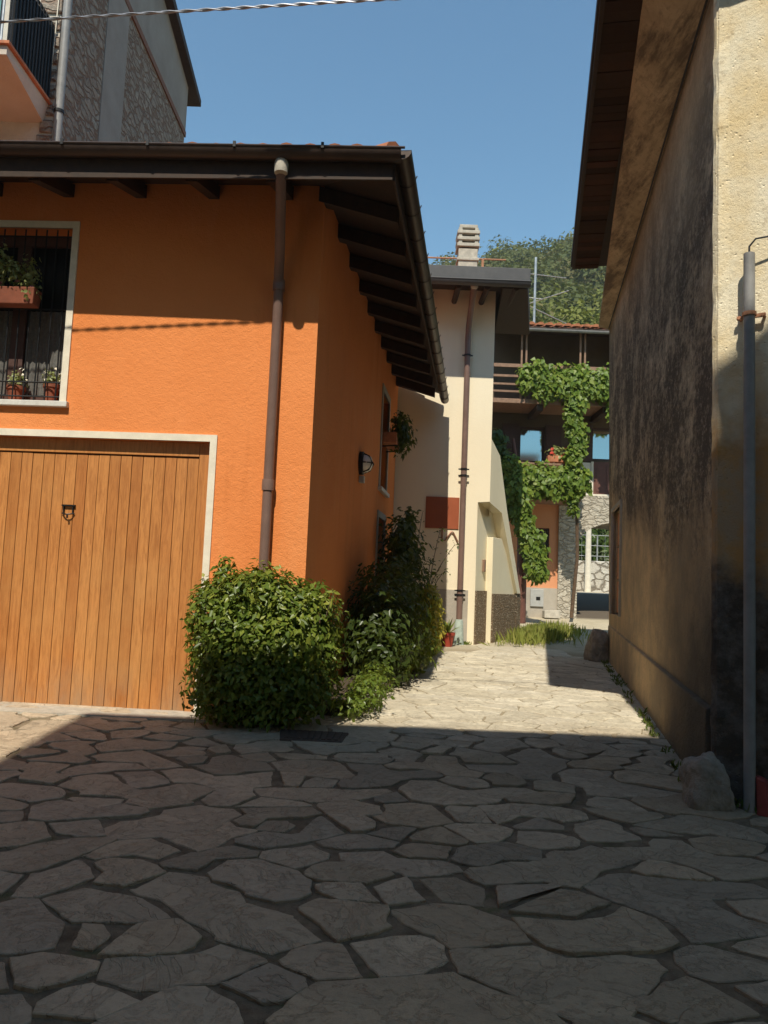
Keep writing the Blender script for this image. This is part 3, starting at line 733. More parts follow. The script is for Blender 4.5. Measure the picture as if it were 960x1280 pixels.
dp.tube([FF(dt, .80, 5.13), FF(dt, .80, 5.06), FF(dt + .01, .74, 4.99), FF(dt + .03, .60, 4.87), FF(dx - .02, .22, 4.50), FF(dx, .12, 4.38), FF(dx, .085, 4.28), FF(dx + .0, .085, .35)], .046, 14)
dpo = dp.build('downpipe', 'pipebrown', oh, True)
for zz in (4.30, 2.4): q = MB(); q.lathe([(.047, -.05), (.056, -.05), (.058, .0), (.056, .05), (.047, .05)], FF(dx, .085, zz), 16); q.build('collar', 'pipebrown', dpo, True)
q = MB(); q.lathe([(.04, -.07), (.058, -.06), (.062, .02), (.05, .07)], FF(dt, .80, 5.08), 16); q.build('outlet', 'concrete', dpo, True)

# wall lamp
lp = thing('wall_lamp', 'round caged bulkhead lamp on the shaded side wall of the orange house', 'lamp', SF(3.0, 0, 3.1))
def disc(mb, c_u, c_z, prof, n=24):
    i0 = len(mb.v)
    for r_, v_ in prof:
        for j in range(n):
            an = 2 * math.pi * j / n; mb.v.append(SF(c_u + r_ * math.cos(an), v_, c_z + r_ * math.sin(an)))
    for k in range(len(prof) - 1):
        for j in range(n): a_, b_ = i0 + k * n + j, i0 + k * n + (j + 1) % n; mb.f.append((a_, b_, b_ + n, a_ + n))
    mb.f.append(tuple(i0 + j for j in range(n))); mb.f.append(tuple(i0 + (len(prof) - 1) * n + j for j in range(n)))
    return mb
q = MB(); disc(q, 3.0, 3.1, [(.155, .002), (.155, .05), (.13, .06)]); q.build('base', 'iron', lp, True)
q = MB(); disc(q, 3.0, 3.1, [(.125, .055), (.12, .10), (.09, .145), (.05, .165), (.015, .17)]); q.build('glass', 'lampglass', lp, True)
q = MB()
for da in (-.06, .06): q.tube([SF(3.0 + da, .06, 3.1 - .12), SF(3.0 + da, .13, 3.1 - .09), SF(3.0 + da, .175, 3.1), SF(3.0 + da, .13, 3.1 + .09), SF(3.0 + da, .06, 3.1 + .12)], .01, 6)
q.tube([SF(3.0 - .13, .06, 3.1), SF(3.0 - .09, .14, 3.1), SF(3.0, .18, 3.1), SF(3.0 + .09, .14, 3.1), SF(3.0 + .13, .06, 3.1)], .01, 6)
q.build('cage', 'iron', lp)
q = MB(); q.box(2.95, 3.05, .002, .07, 2.84, 2.93, SF); q.build('sensor_box', 'greybox', lp, bevel=.008)

# planters of the orange house
fb = thing('flower_box', 'terracotta flower box with pale flowering plants hung on the window grille', 'flower box', FF(3.0, .06, 4.05))
q = MB(); q.hexa([FF(2.72, -.005, 4.05), FF(3.6, -.005, 4.05), FF(3.6, .13, 4.05), FF(2.72, .13, 4.05), FF(2.70, -.005, 4.21), FF(3.62, -.005, 4.21), FF(3.62, .155, 4.21), FF(2.70, .155, 4.21)]); q.build('box', 'shadeterra', fb, bevel=.008)
P_, N_ = [], []
for i in range(6):
    p, n = blob(FF(2.78 + i * .14, .12, 4.30 + .06 * (i % 3)), (.11, .10, .14 if i % 2 else .24), 230, 40 + i, 2, .2, .9); P_.append(p); N_.append(n)
leaves('foliage', np.concatenate(P_), np.concatenate(N_), .035, .03, 'leaf_ger', fb, 5)
p, n = blob(FF(3.12, .16, 4.24), (.36, .06, .08), 14, 60, 2, .2, .5); flowers(p, .022, 'petalpink', fb, 6)
for i, (uu, rr, hh, lab) in enumerate(((2.60, .07, .16, 'small terracotta pot with white flowers at the right end of the barred window sill'), (2.95, .08, .13, 'terracotta pot behind the bars in the middle of the orange house window sill'))):
    c = FF(uu, -.13, 3.142); fp = thing('flower_pot', lab, 'flower pot', c, 'pots on the barred window sill')
    q = MB(); q.lathe([(rr * .72, 0), (rr, hh), (rr * 1.12, hh), (rr * 1.12, hh + .035), (rr * .95, hh + .035), (rr * .93, hh)], c, 18); q.build('pot', 'shadeterra', fp, True)
    p, n = blob((c[0], c[1], c[2] + hh + .09), (.09, .08, .10), 120, 70 + i, 2, .2, .9); leaves('foliage', p, n, .035, .028, 'leaf_ger', fp, 7)
    p, n = blob((c[0], c[1], c[2] + hh + .12), (.09, .08, .08), 9, 75 + i, 2, .2, .3); flowers(p, .02, 'whitepaint', fp, 8)
fb2 = thing('flower_box', 'shaded flower box with trailing plant under the upper side window of the orange house', 'flower box', SF(5.5, .1, 3.85))
q = MB(); q.box(5.2, 5.95, .02, .24, 3.78, 3.96, SF); q.build('box', 'terracotta', fb2, bevel=.01)
for u in (5.3, 5.85): q = MB(); q.tube([SF(u, .0, 3.74), SF(u, .24, 3.76)], .012, 6); q.build('bracket', 'iron', fb2)
p, n = blob(SF(5.62, .26, 4.02), (.2, .4, .34), 900, 81, 2, .25, .8); leaves('foliage', p, n, .07, .05, 'leaf_dark', fb2, 9, droop=.5)

# ------------------------------------------------------------------ stone house, upper left
sh = thing('stone_house', 'tall rubble stone house with iron balcony rising behind the orange roof', 'house', (-6.0, 11.0, .4))
zt = 12.9
m = MB(); m.poly([(-9.5, 9.9, .2), (-4.6, 9.9, .2), (-4.6, 9.9, 13.35), (-9.5, 9.9, 14.8)]); 
m.build('front_wall', 'white_render', sh)
m = MB(); m.poly([(-4.6, 9.9, .2), (-4.6, 16.0, .2), (-4.6, 16.0, 12.1), (-4.6, 9.9, 13.6)]); m.poly([(-4.6, 16, .2), (-9.5, 16, .2), (-9.5, 16, 12.1), (-4.6, 16, 12.1)])
m.build('side_wall', 'rubble', sh)
q = MB(); q.box(-4.64, -4.585, 11.42, 12.32, .3, 12.6); q.build('cement_band', 'cementband', sh)
q = MB(); q.prism([(-4.583, 9.9, 10.98), (-4.583, 16.0, 10.98), (-4.583, 16.0, 12.1), (-4.583, 9.9, 13.58)], (-.04, 0, 0)); q.build('gable_render', 'cementband', sh)
q = MB(); q.box(-4.63, -4.572, 9.9, 16.02, 10.86, 10.975); q.build('brick_course', 'brickband', sh)
q = MB()
rd = random.Random(9)
for k in range(26):
    zz = 6.8 + k * .24; ww = rd.uniform(.16, .40); q.box(-4.6 - ww, -4.592, 9.87, 9.905, zz, zz + rd.uniform(.14, .22))
q.build('quoin', 'rubble', sh, bevel=.02)
q = MB(); q.hexa([(-5.2, 9.0, 13.55), (-4.42, 9.0, 13.55), (-4.42, 16.5, 11.86), (-5.2, 16.5, 11.86), (-5.2, 9.0, 13.78), (-4.42, 9.0, 13.78), (-4.42, 16.5, 12.0), (-5.2, 16.5, 12.0)]); q.hexa([(-10, 9.0, 13.6), (-5.2, 9.0, 13.55), (-5.2, 16.6, 11.86), (-10, 16.6, 11.86), (-10, 9.0, 13.8), (-5.2, 9.0, 13.78), (-5.2, 16.6, 12.0), (-10, 16.6, 12.0)])
q.build('roof', 'dkwood', sh)
q = MB(); q.tube([(-4.50, 9.84, 13.3), (-4.50, 9.84, 5.6)], .055, 14); po = q.build('downpipe', 'pipegrey', sh, True)
for zz in (7.55, 10.2): k_ = MB(); k_.lathe([(.056, -.02), (.066, -.02), (.066, .02), (.056, .02)], (-4.50, 9.84, zz), 14); k_.tube([(-4.5, 9.84, zz), (-4.6, 9.95, zz)], .012, 6); k_.build('bracket', 'iron', po)
q = MB(); q.tube([(-4.62, 9.85, 9.6), (-4.64, 9.85, 8.6), (-4.66, 9.85, 8.0), (-4.70, 9.86, 7.6)], .008, 6); q.build('cable', 'whitepaint', sh)
q = MB(); q.hexa([(-9, 8.72, 7.55), (-4.66, 8.72, 7.55), (-4.72, 9.9, 7.42), (-9, 9.9, 7.42), (-9, 8.72, 7.66), (-4.66, 8.72, 7.66), (-4.66, 9.9, 7.66), (-9, 9.9, 7.66)])
bo = q.build('balcony', 'balcony', sh)
q = MB(); q.box(-9.03, -4.62, 8.68, 9.9, 7.665, 7.70); q.build('slab_edge', 'terracotta', bo)
q = MB()
for k in range(14): yy = 8.76 + k * .083; q.tube([(-4.655, yy, 7.70), (-4.655, yy, 8.75)], .012, 6)
for k in range(40): xx = -4.68 - k * .105; q.tube([(xx, 8.76, 7.70), (xx, 8.76, 8.75)], .010, 6)
q.tube([(-4.68, 9.88, 8.76), (-4.68, 8.76, 8.76), (-8.9, 8.76, 8.76)], .022, 6); q.build('railing', 'iron', bo)
q = MB(); q.box(-4.70, -4.665, 8.85, 9.86, 7.74, 8.7); q.build('railing_dark', 'dkhole', bo)  # black sheet stands in for the darkness behind the bars
q = MB(); q.box(-8.9, -4.80, 8.79, 8.80, 7.74, 8.70); q.build('screen', 'teal', bo)
q = MB(); q.tube([(-4.74, 8.72, 7.7), (-4.74, 8.72, 9.4)], .016, 8); q.build('post', 'galv', bo)

# ------------------------------------------------------------------ cream house
ch = thing('cream_house', 'narrow cream house with brown downpipe and splayed corner at the end of the orange house', 'house', (1.0, 15.5, .5))
A, B_ = (1.75, 14.63), (1.975, 14.63)
WF = fr(B_, 30, 1); CS = fr(B_, 7.2, 1)
m = MB(); fy = 14.63
m.poly([(-1.5, fy, .2), (1.75, fy, .2), (1.75, fy, 3.12), (1.975, fy, 3.14), (1.975, fy, 7.5), (-1.5, fy, 7.5)])
m.poly([B_ + (2.9,), CS(3, 0, 2.9), CS(3, 0, 7.5), B_ + (7.5,)])
m.poly([CS(3, 0, .2), (-1.5, 17.6, .2), (-1.5, 17.6, 7.5), CS(3, 0, 7.5)])
m.build('wall', 'cream', ch)
# splayed wing: outer strip with a recess cut through it
def wp(u, z, v=0): return WF(u, v, z)
outer = [(0, 4.34), (.46, 4.08), (.92, 3.04), (1.78, 1.44)]
inner = [(1.60, 1.44), (.63, 2.99), (0, 3.13)]
m = MB()
m.poly([wp(u, z) for u, z in (outer[0], outer[1], outer[2], inner[1], inner[2])]); m.poly([wp(u, z) for u, z in (outer[2], outer[3], inner[0], inner[1])])
th = -.20
for (p, q) in ((inner[0], inner[1]), (inner[1], inner[2])): m.poly([wp(*p), wp(*q), wp(q[0], q[1], th - .02), wp(p[0], p[1], th - .02)])
for (p, q) in ((outer[0], outer[1]), (outer[1], outer[2]), (outer[2], outer[3])): m.poly([wp(*p), wp(*q), wp(q[0], q[1], -.9), wp(p[0], p[1], -.9)])
m.poly([(1.75, fy, 3.12), (1.975, fy, 3.14), wp(.02, 3.14, th), wp(-.02, 3.12, th - .02)])
ad = fr(A, 30, 1)
m.poly([ad(0, 0, .2), ad(2.05, 0, .2), ad(2.05, 0, 1.6), ad(.9, 0, 3.1), ad(0, 0, 3.12)])
wgo = m.build('splayed_wall', 'khaki', ch)
q = MB(); a0 = ad(0, 0, 0); nv = Vector(ad(0, .13, 0)) - Vector(a0)
q.prism([ad(.50, -.02, .2), ad(1.95, -.02, .2), ad(1.95, -.02, 1.5), ad(.95, -.02, 2.5), ad(.50, -.02, 2.5)], nv + nv * .15); q.build('pier', 'khaki', wgo, bevel=.008)
q = MB(); q.box(.505, 2.0, .12, .165, .2, 1.42, ad); q.box(.0, .495, .0, .035, .2, 1.47, ad); q.box(1.62, 1.86, -.6, -.02, .2, 1.43, WF); q.build('wing_plinth', 'pebble', wgo)
q = MB(); q.box(.30, .37, .003, .05, 1.83, 2.06, ad); q.build('meter_box', 'railwood', wgo, bevel=.006)
q = MB(); q.box(-1.5, 1.62, fy - .025, fy + .01, .2, 1.47); q.build('plinth', 'greyrender', ch)
q = MB(); q.box(.78, 1.405, fy - .02, fy + .01, 2.60, 3.19); q.build('panel', 'panel', ch)
q = MB(); q.tube([(1.10, fy - .03, 2.63), (1.10, fy - .03, 2.42), (1.12, fy - .03, 2.38), (1.16, fy - .03, 2.38), (1.20, fy - .03, 2.44), (1.27, fy - .03, 2.55), (1.31, fy - .03, 2.53), (1.40, fy - .03, 2.36)], .014, 8); q.build('conduit', 'copper', ch, True)
dp = MB(); px, py = 1.46, 14.53
dp.tube([(1.47, 13.78, 7.05), (1.47, 13.82, 6.98), (1.465, 14.35, 6.60), (1.46, 14.50, 6.42), (px, py, 6.2), (px, py, .62)], .055, 14)
dpo = dp.build('downpipe', 'pipebrown', ch, True)
for zz in (3.72, 3.60, 1.46, 1.38, 5.9): q = MB(); q.lathe([(.056, -.016), (.066, -.016), (.066, .016), (.056, .016)], (px, py, zz), 14); q.box(px - .1, px + .1, py + .0, py + .02, zz - .012, zz + .012); q.build('bracket', 'iron', dpo)
q = MB(); q.lathe([(.05, 0), (.07, .02), (.075, .14), (.055, .18)], (1.47, 13.78, 6.92), 14); q.build('outlet', 'concrete', dpo, True)
q = MB(); q.lathe([(.11, 0), (.095, .1), (.075, .45), (.06, .48)], (px, py, gz(14.5) - .02), 14); q.build('base', 'verdigris', dpo, True)
# roof, gutter, chimney
q = MB(); ez = 7.02; r0 = .2
rp = lambda x, y: ez + r0 * (y - 13.7)
pl = [(-1.8, 13.72), (2.42, 13.72), (2.93, 16.3), (2.93, 17.7), (-1.8, 17.7)]
q.poly([(x, y, rp(x, y)) for x, y in pl][::-1]); q.poly([(x, y, rp(x, y) + .13) for x, y in pl])
for k in range(len(pl)): p_, q_ = pl[k], pl[(k + 1) % len(pl)]; q.poly([(*p_, rp(*p_)), (*q_, rp(*q_)), (*q_, rp(*q_) + .13), (*p_, rp(*p_) + .13)])
rfo = q.build('roof', 'dkwood', ch)
tl = MB(); tiles(tl, (-1.8, 13.76, rp(0, 13.76) + .13), (2.40, 13.76, rp(0, 13.76) + .13), (0, 1, r0), 3.8); tl.build('roof_tiles', 'terracotta', rfo)
q = MB(); q.hexa([(1.98, 13.75, 6.93), (2.43, 13.75, 6.93), (2.94, 16.3, 6.93), (2.2, 16.3, 6.93), (1.98, 13.75, 7.09), (2.43, 13.75, 7.09), (2.94, 16.3, 7.5), (2.2, 16.3, 7.5)]); q.build('side_eave', 'dkwood', rfo)
q = MB(); q.box(-1.8, 2.45, 13.60, 13.70, 7.03, 7.26); q.build('fascia', 'gutgrey', rfo, bevel=.006)
gt = MB(); gutter(gt, [(-1.8, 13.60, 6.99), (2.45, 13.60, 6.99)], .085, side=1); gt.tube([(-1.8, 13.515, 6.99), (2.45, 13.515, 6.99)], .012, 6); gt.build('gutter', 'gutgrey', rfo, True)
for k in range(7):
    xx = -.9 + k * .52; q = MB(); q.tube([(xx, 13.70, 6.93), (xx, 14.7, 6.98)], .055, 8); q.build('rafter', 'dkwood', rfo, True)
cx, cy = 1.53, 16.0; q = MB(); q.box(cx - .20, cx + .20, cy - .2, cy + .2, 7.4, 8.56); q.box(cx - .23, cx + .23, cy - .23, cy + .23, 8.30, 8.36); q.build('chimney', 'concrete', rfo, bevel=.01)
cho = bpy.data.objects['chimney']
for k in range(4):
    q = MB(); zz = 8.60 + k * .138; s_ = .235 if k < 3 else .19; q.box(cx - s_, cx + s_, cy - s_, cy + s_, zz, zz + .075)
    if k < 3:
        for sx in (-1, 1):
            for sy in (-1, 1): q.box(cx + sx * .17 - .04, cx + sx * .17 + .04, cy + sy * .17 - .04, cy + sy * .17 + .04, zz + .074, zz + .139)
    q.build('cap_slab', 'concrete', cho, bevel=.012)
q = MB(); q.box(cx - .12, cx + .12, cy - .12, cy + .12, 8.55, 9.0); q.build('flue', 'dkwood', cho)

# rusty rail behind the chimney
rl = thing('metal_railing', 'thin rusty railing on the cream roof behind the chimney', 'railing', (1.5, 17.0, 7.9))
for xx in (.3, 1.98): q = MB(); q.tube([(xx, 17, rp(0, 17) + .05), (xx, 17, 8.86)], .03, 6); q.build('post', 'rust', rl)
for zz in (8.60, 8.84): q = MB(); q.tube([(.2, 17, zz), (2.50, 17, zz + .02)], .018, 6); q.build('rail', 'rust', rl)

# ------------------------------------------------------------------ right house
rh = thing('stained_plaster_house', 'old house with streaked dark stained plaster wall along the right of the lane', 'house', (5.0, 8.0, .3))
KC = (2.26, 5.33); RS = fr(KC, 11.3, -1); RFt = fr(KC, 127, 1)
dw = (6.2, 7.55, 1.2, 2.84, .14)
m = MB()
NU, NZ = 40, 40                                  # slightly uneven old wall
def wob(u, z): return .03 * noise.noise((u * .5, z * .45, 1.7)) + .014 * noise.noise((u * 1.7, z * 1.7, 5.2))
m.sheet(lambda u, v, z: RS(u, v + (wob(u, z) if abs(v) < 1e-6 else 0), z), 0, 7.85, -.2, 6.4, [dw])
us = np.linspace(0, 7.85, 30)
m.poly([RS(7.85, 0, -.2), RS(8.9, 0, 6.4), RS(7.85, 0, 6.4)]); m.poly([RS(7.85, 0, -.2), RS(7.85, -5, -.2), RS(8.9, -5, 6.4), RS(8.9, 0, 6.4)])
m.build('side_wall', 'rightwall', rh)
m = MB(); m.poly([RFt(0, 0, -.3), RFt(6, 0, -.3), RFt(6, 0, 6.3), RFt(0, 0, 6.3)]); m.build('front_wall', 'rightfront', rh)
q = MB(); q.hexa([RS(.12, -.05, -.2), RS(7.83, -.05, -.2), RS(7.83, .048, -.2), RS(.12, .048, -.2), RS(.12, -.05, .80), RS(7.83, -.05, 1.02), RS(7.83, .030, 1.0), RS(.12, .030, .78)]); q.build('plinth', 'rightwall', rh, bevel=.012)
q = MB(); q.box(dw[0] - .06, dw[0], -.05, .03, 1.2, 2.9, RS); q.box(dw[1], dw[1] + .1, -.05, .03, 1.2, 2.9, RS); q.box(dw[0], dw[1], -.05, .03, 2.84, 2.9, RS)
w_ = MB()
for k in range(3): z0 = 1.22 + k * .54; w_.box(dw[0] + .03, dw[1] - .03, -.12, -.07, z0, z0 + .50, RS)
wo_ = w_.build('wooden_hatch', 'orangewood', rh, bevel=.01); q.build('frame', 'greyrender', wo_)
q = MB(); q.box(dw[0], dw[1], -.16, -.125, 1.2, 2.84, RS); q.build('hatch_backing', 'dkwood', wo_)
# plastered cornice curving out under the eave, then the dark wooden eave itself
m = MB(); n_ = 5; sec = lambda u: [(0, 6.06 + .028 * u), (.5 * (.46 - .03 * u), 6.16 + .022 * u), (.46 - .03 * u, 6.37), (.46 - .03 * u, 6.42), (0, 6.42)]
i0 = len(m.v)
for u in (-.02, 2.6, 5.2, 8.8):
    for v_, z_ in sec(u): m.v.append(RS(u, v_, z_))
for k in range(3):
    for j in range(4): a_ = i0 + k * 5 + j; m.f.append((a_, a_ + 1, a_ + 6, a_ + 5))
m.f.append(tuple(i0 + j for j in range(5))); m.f.append(tuple(i0 + 15 + j for j in range(5)))
m.build('cornice', 'cornice', rh, True)
c0 = RS(-.22, .80, 0); ev = [c0[:2], RS(6.15, .80, 0)[:2], RS(6.15, -6.5, 0)[:2], RFt(6.2, -2, 0)[:2], RFt(6.2, .45, 0)[:2], RFt(.0, .45, 0)[:2]]
cen = RS(3, -3.2, 0)[:2]
q = MB(); q.poly([(x, y, 6.43) for x, y in ev])
for k in range(len(ev)):
    a_, b_ = ev[k], ev[(k + 1) % len(ev)]; q.poly([(*a_, 6.43), (*b_, 6.43), (*b_, 6.55), (*a_, 6.55)]); q.poly([(*a_, 6.55), (*b_, 6.55), (*cen, 7.7)])
q.poly([RS(6.15, -.05, 6.43), RS(8.9, -.05, 6.43), RS(8.9, -5, 6.9), RS(6.15, -5, 6.9)])
ro_ = q.build('roof', 'dkwood', rh)
q = MB(); rd = random.Random(8)
for k in range(48): u = -.2 + k * .132; d_ = rd.uniform(0, .012); q.box(u, u + .127, .40, .76, 6.40 - d_, 6.426, RS)
q.build('soffit_boards', 'soffit', ro_)
q = MB(); rd = random.Random(18); n_ = 60; i0 = 0                 # ragged plaster edge of the corner
for k in range(n_ + 1):
    z_ = -.1 + k * 6.35 / n_; a_ = .012 + .016 * noise.noise((z_ * 6, 1, 2)) + .010 * noise.noise((z_ * 19, 4, 2)); q.v += [RS(.10, .0, z_), RS(.03, max(.002, a_), z_), RFt(.02, max(.002, a_), z_), RFt(.09, .0, z_)]
for k in range(n_):
    for j_ in range(3): b_ = k * 4 + j_; q.f.append((b_, b_ + 1, b_ + 5, b_ + 4))
q.build('corner_edge', 'rightfront', rh)
q = MB(); q.box(-.2, 6.13, .74, .78, 6.385, 6.425, RS); q.build('eave_board', 'dkwood', ro_)
# cable along the wall
q = MB(); q.tube([RS(.0, .035, 5.98), RS(.5, .03, 6.02), RS(3, .03, 6.10), RS(5.5, .03, 6.17), RS(8.6, .03, 6.28)], .010, 8)
tag(q.build('cable', 'cable', None), 'black cable running along the stained right hand wall', 'cable')
# grey pipe
gp = thing('conduit_pipe', 'tall grey protective pipe clamped to the sunlit right hand wall', 'pipe', RFt(.24, .08, .2))
q = MB(); q.tube([RFt(.24, .10, .12), RFt(.24, .10, 3.86)], .036, 16); q.build('pipe', 'pipegrey', gp, True)
q = MB(); q.lathe([(.037, -.012), (.045, -.012), (.045, .012), (.037, .012)], RFt(.24, .10, 3.44), 16); q.box(.15, .33, .035, .055, 3.428, 3.452, RFt); q.tube([RFt(.165, .0, 3.44), RFt(.165, .06, 3.44)], .012, 6); q.tube([RFt(.315, .0, 3.44), RFt(.315, .06, 3.44)], .012, 6); q.build('clamp', 'rust', gp)
q = MB(); q.tube([RFt(.24, .10, 3.80), RFt(.24, .10, 3.91), RFt(.28, .10, 3.955), RFt(.42, .08, 3.96), RFt(1.4, .04, 3.95)], .007, 6); q.build('wire', 'cable', gp)
q = MB(); q.hexa([RFt(.29, .04, .12), RFt(.37, .04, .12), RFt(.37, .13, .12), RFt(.29, .13, .12), RFt(.275, .04, .43), RFt(.335, .04, .41), RFt(.335, .11, .41), RFt(.275, .11, .43)])
tag(q.build('red_post', 'red', None, bevel=.012), 'short leaning red post at the foot of the grey pipe', 'post')

def rock(name, c, rad, seed, lab, mat):
    me = bpy.data.meshes.new(name); import bmesh
    bm = bmesh.new(); bmesh.ops.create_icosphere(bm, subdivisions=5, radius=1)
    for v in bm.verts:
        d = v.co.normalized(); r_ = (abs(d.x) ** 3.2 + abs(d.y) ** 3.2 + abs(d.z) ** 3.2) ** (-1 / 3.2)
        k = r_ * (1 + .24 * noise.noise(d * 1.3 + Vector((seed, 0, 0))) + .12 * abs(noise.noise(d * 2.6 + Vector((0, seed, 0)))) + .05 * noise.noise(d * 6) + .025 * noise.noise(d * 14))
        v.co = Vector((d.x * rad[0] * k, d.y * rad[1] * k, d.z * rad[2] * k + rad[2] * .82))
        t_ = max(0, v.co.z / (2 * rad[2])); v.co.x *= 1 - .22 * t_; v.co.y *= 1 - .2 * t_
    bm.to_mesh(me); bm.free(); me.materials.append(mat)
    me.polygons.foreach_set('use_smooth', [True] * len(me.polygons))
    o = bpy.data.objects.new(name, me); col.objects.link(o); o.location = c
    return tag(o, lab, 'stone')
def m_rock():
    t = NT('boulder_stone'); n = t.noise(7, 7, .7); c = t.mix(t.ramp(n, (.35, 0), (.7, 1)), (.44, .37, .29), (.20, .165, .125))
    return t.done(c, .9, t.bump(t.math('ADD', n, t.noise(30, 5, .75)), .8, .03), spec=.15)
MT['rock'] = m_rock()
rock('guard_stone', (2.15, 5.20, gz(5.2) - .03), (.142, .14, .19), 3.0, 'rough rounded guard stone at the near corner of the stained wall', MT['rock'])
rock('guard_stone', (3.55, 12.85, gz(12.8) - .03), (.17, .22, .28), 8.0, 'shaded guard stone at the far end of the stained wall', MT['rock'])

# drain cover
dr = thing('drain_cover', 'dark rectangular drain cover set flush in the flagstones before the bush', 'drain cover', (-.52, 6.58, gz(6.58)))
q = MB(); z = gz(6.58) + .022; s_ = .0385
def dq(x, y, dz): return (x, y, gz(y) + dz)
F4 = [(-.80, 6.76), (-.22, 6.73), (-.26, 6.40), (-.76, 6.42)]
q.hexa([dq(*p, -.02) for p in F4[::-1]] + [dq(*p, .024) for p in F4[::-1]]); q.build('frame', 'draincover', dr, bevel=.006)
q = MB()
for k in range(9):
    t0 = .06 + k * .1; a_ = Vector(F4[0]).lerp(Vector(F4[1]), t0); b_ = Vector(F4[3]).lerp(Vector(F4[2]), t0); q.hexa([dq(b_.x, b_.y + .03, .022), dq(b_.x + .035, b_.y + .03, .022), dq(a_.x + .035, a_.y - .03, .022), dq(a_.x, a_.y - .03, .022), dq(b_.x, b_.y + .03, .031), dq(b_.x + .035, b_.y + .03, .031), dq(a_.x + .035, a_.y - .03, .031), dq(a_.x, a_.y - .03, .031)])
q.build('grating', 'draincover', dr)

# ------------------------------------------------------------------ back house with arch
bh = thing('vine_house', 'old house with wooden balconies and stone arch closing the end of the lane', 'house', (5.0, 22.0, .9))
IDT = lambda u, v, z: (u, 21.0 - v, z)
wA = (3.58, 4.27, 4.95, 5.92, .14); wB = (5.55, 6.25, 5.08, 5.98, .14); pB = (5.60, 6.3, 4.18, 5.02, .05); gw = (3.75, 4.46, 2.30, 3.18, .14)
m = MB(); m.sheet(IDT, 1.8, 9.5, 4.95, 8.6, [wA, wB])
m.poly([(1.8, 21, .5), (1.8, 23.6, .5), (1.8, 23.6, 7.4), (1.8, 21, 8.6)]); m.poly([(9.5, 21, .5), (9.5, 23.6, .5), (9.5, 23.6, 7.4), (9.5, 21, 8.6)]); m.poly([(1.8, 23.6, 4), (9.5, 23.6, 4), (9.5, 23.6, 7.4), (1.8, 23.6, 7.4)])
m.build('upper_wall', 'dkplaster', bh)
m = MB(); m.sheet(IDT, 1.8, 4.76, .4, 4.95, [gw]); m.build('ground_floor_wall', 'salmon', bh)
q = MB(); q.box(3.3, 4.77, -.02, .03, .5, 1.58, IDT); q.build('plinth', 'greyrender', bh)
# stone part: pier, arch, spandrel (front at y=20.93), passage 3 m deep
m = MB(); fz = 20.93
arc = [(5.21 + .0, 2.75)] + [(5.21 + 1.25 * (1 - math.cos(R(a_))), 2.75 + .68 * math.sin(R(a_))) for a_ in range(15, 180, 15)] + [(7.71, 2.75)]
def face(y): 
    m.poly([(4.70, y, .4), (5.21, y, .4), (5.21, y, 2.75), (5.21, y, 4.1), (4.70, y, 4.1)])
    for p, q2 in zip(arc, arc[1:]): m.poly([(p[0], y, p[1]), (q2[0], y, q2[1]), (q2[0], y, 4.1), (p[0], y, 4.1)])
    m.poly([(7.71, y, .4), (9.5, y, .4), (9.5, y, 4.1), (7.71, y, 4.1)])
face(fz); face(23.55)
prof = [(5.21, .4)] + arc + [(7.71, .4)]
for p, q2 in zip(prof, prof[1:]): m.poly([(p[0], fz, p[1]), (q2[0], fz, q2[1]), (q2[0], 23.55, q2[1]), (p[0], 23.55, p[1])])
m.poly([(4.70, fz, .4), (4.70, 21.1, .4), (4.70, 21.1, 4.1), (4.70, fz, 4.1)]); m.poly([(4.70, fz, 4.1), (9.5, fz, 4.1), (9.5, 21.0, 4.1), (4.70, 21.0, 4.1)])
m.build('stone_arch', 'archstone', bh)
q = MB(); q.box(5.05, 5.59, -.01, .035, 4.11, 5.0, IDT); q.build('white_wall_patch', 'whitepaint', bh)
def winset(h, glass, shut):
    f = MB(); f.box(h[0], h[0] + .05, -.12, -.05, h[2], h[3], IDT); f.box(h[1] - .05, h[1], -.12, -.05, h[2], h[3], IDT); f.box(h[0] + .05, h[1] - .05, -.12, -.05, h[3] - .05, h[3], IDT); f.box(h[0] + .05, h[1] - .05, -.12, -.05, h[2], h[2] + .05, IDT)
    o = f.build('window', 'shutter', bh); p = MB(); p.hexa([IDT(x_, v_, z_) for x_, v_, z_ in ((h[0] + .04, -.07, h[2] + .04), (h[1] - .04, -.07, h[2] + .04), (h[1] - .04, -.075, h[2] + .04), (h[0] + .04, -.075, h[2] + .04), (h[0] + .04, -.126, h[3] - .04), (h[1] - .04, -.126, h[3] - .04), (h[1] - .04, -.131, h[3] - .04), (h[0] + .04, -.131, h[3] - .04))]); p.build('pane', glass, o)
    for (s0, s1) in shut:
        s_ = MB(); s_.box(s0, s1, .012, .05, h[2] - .03, h[3] + .06, IDT); s_.box(s0 + .05, s1 - .05, .05, .06, h[2] + .05, h[2] + .42, IDT); s_.box(s0 + .05, s1 - .05, .05, .06, h[2] + .48, h[3] - .03, IDT); s_.build('shutter', 'shutter', o)
    return o
winset(wA, 'skyglass', ((3.12, 3.56), (4.29, 4.72))); winset(wB, 'skyglass', ((5.10, 5.52),)); wg = winset(gw, 'skyglass', ())
q = MB()
for k in range(6): q.tube([(gw[0] + .07 + k * .115, 20.98, gw[2] + .02), (gw[0] + .07 + k * .115, 20.98, gw[3] - .02)], .012, 6)
for k in range(3): q.tube([(gw[0], 20.98, gw[2] + .2 + k * .25), (gw[1], 20.98, gw[2] + .2 + k * .25)], .012, 6)
q.build('grille', 'iron', wg)
q = MB(); q.box(pB[0] - .06, pB[0], -.02, .06, 4.12, 5.03, IDT); q.box(pB[0] - .06, pB[1], -.02, .065, 4.08, 4.15, IDT)
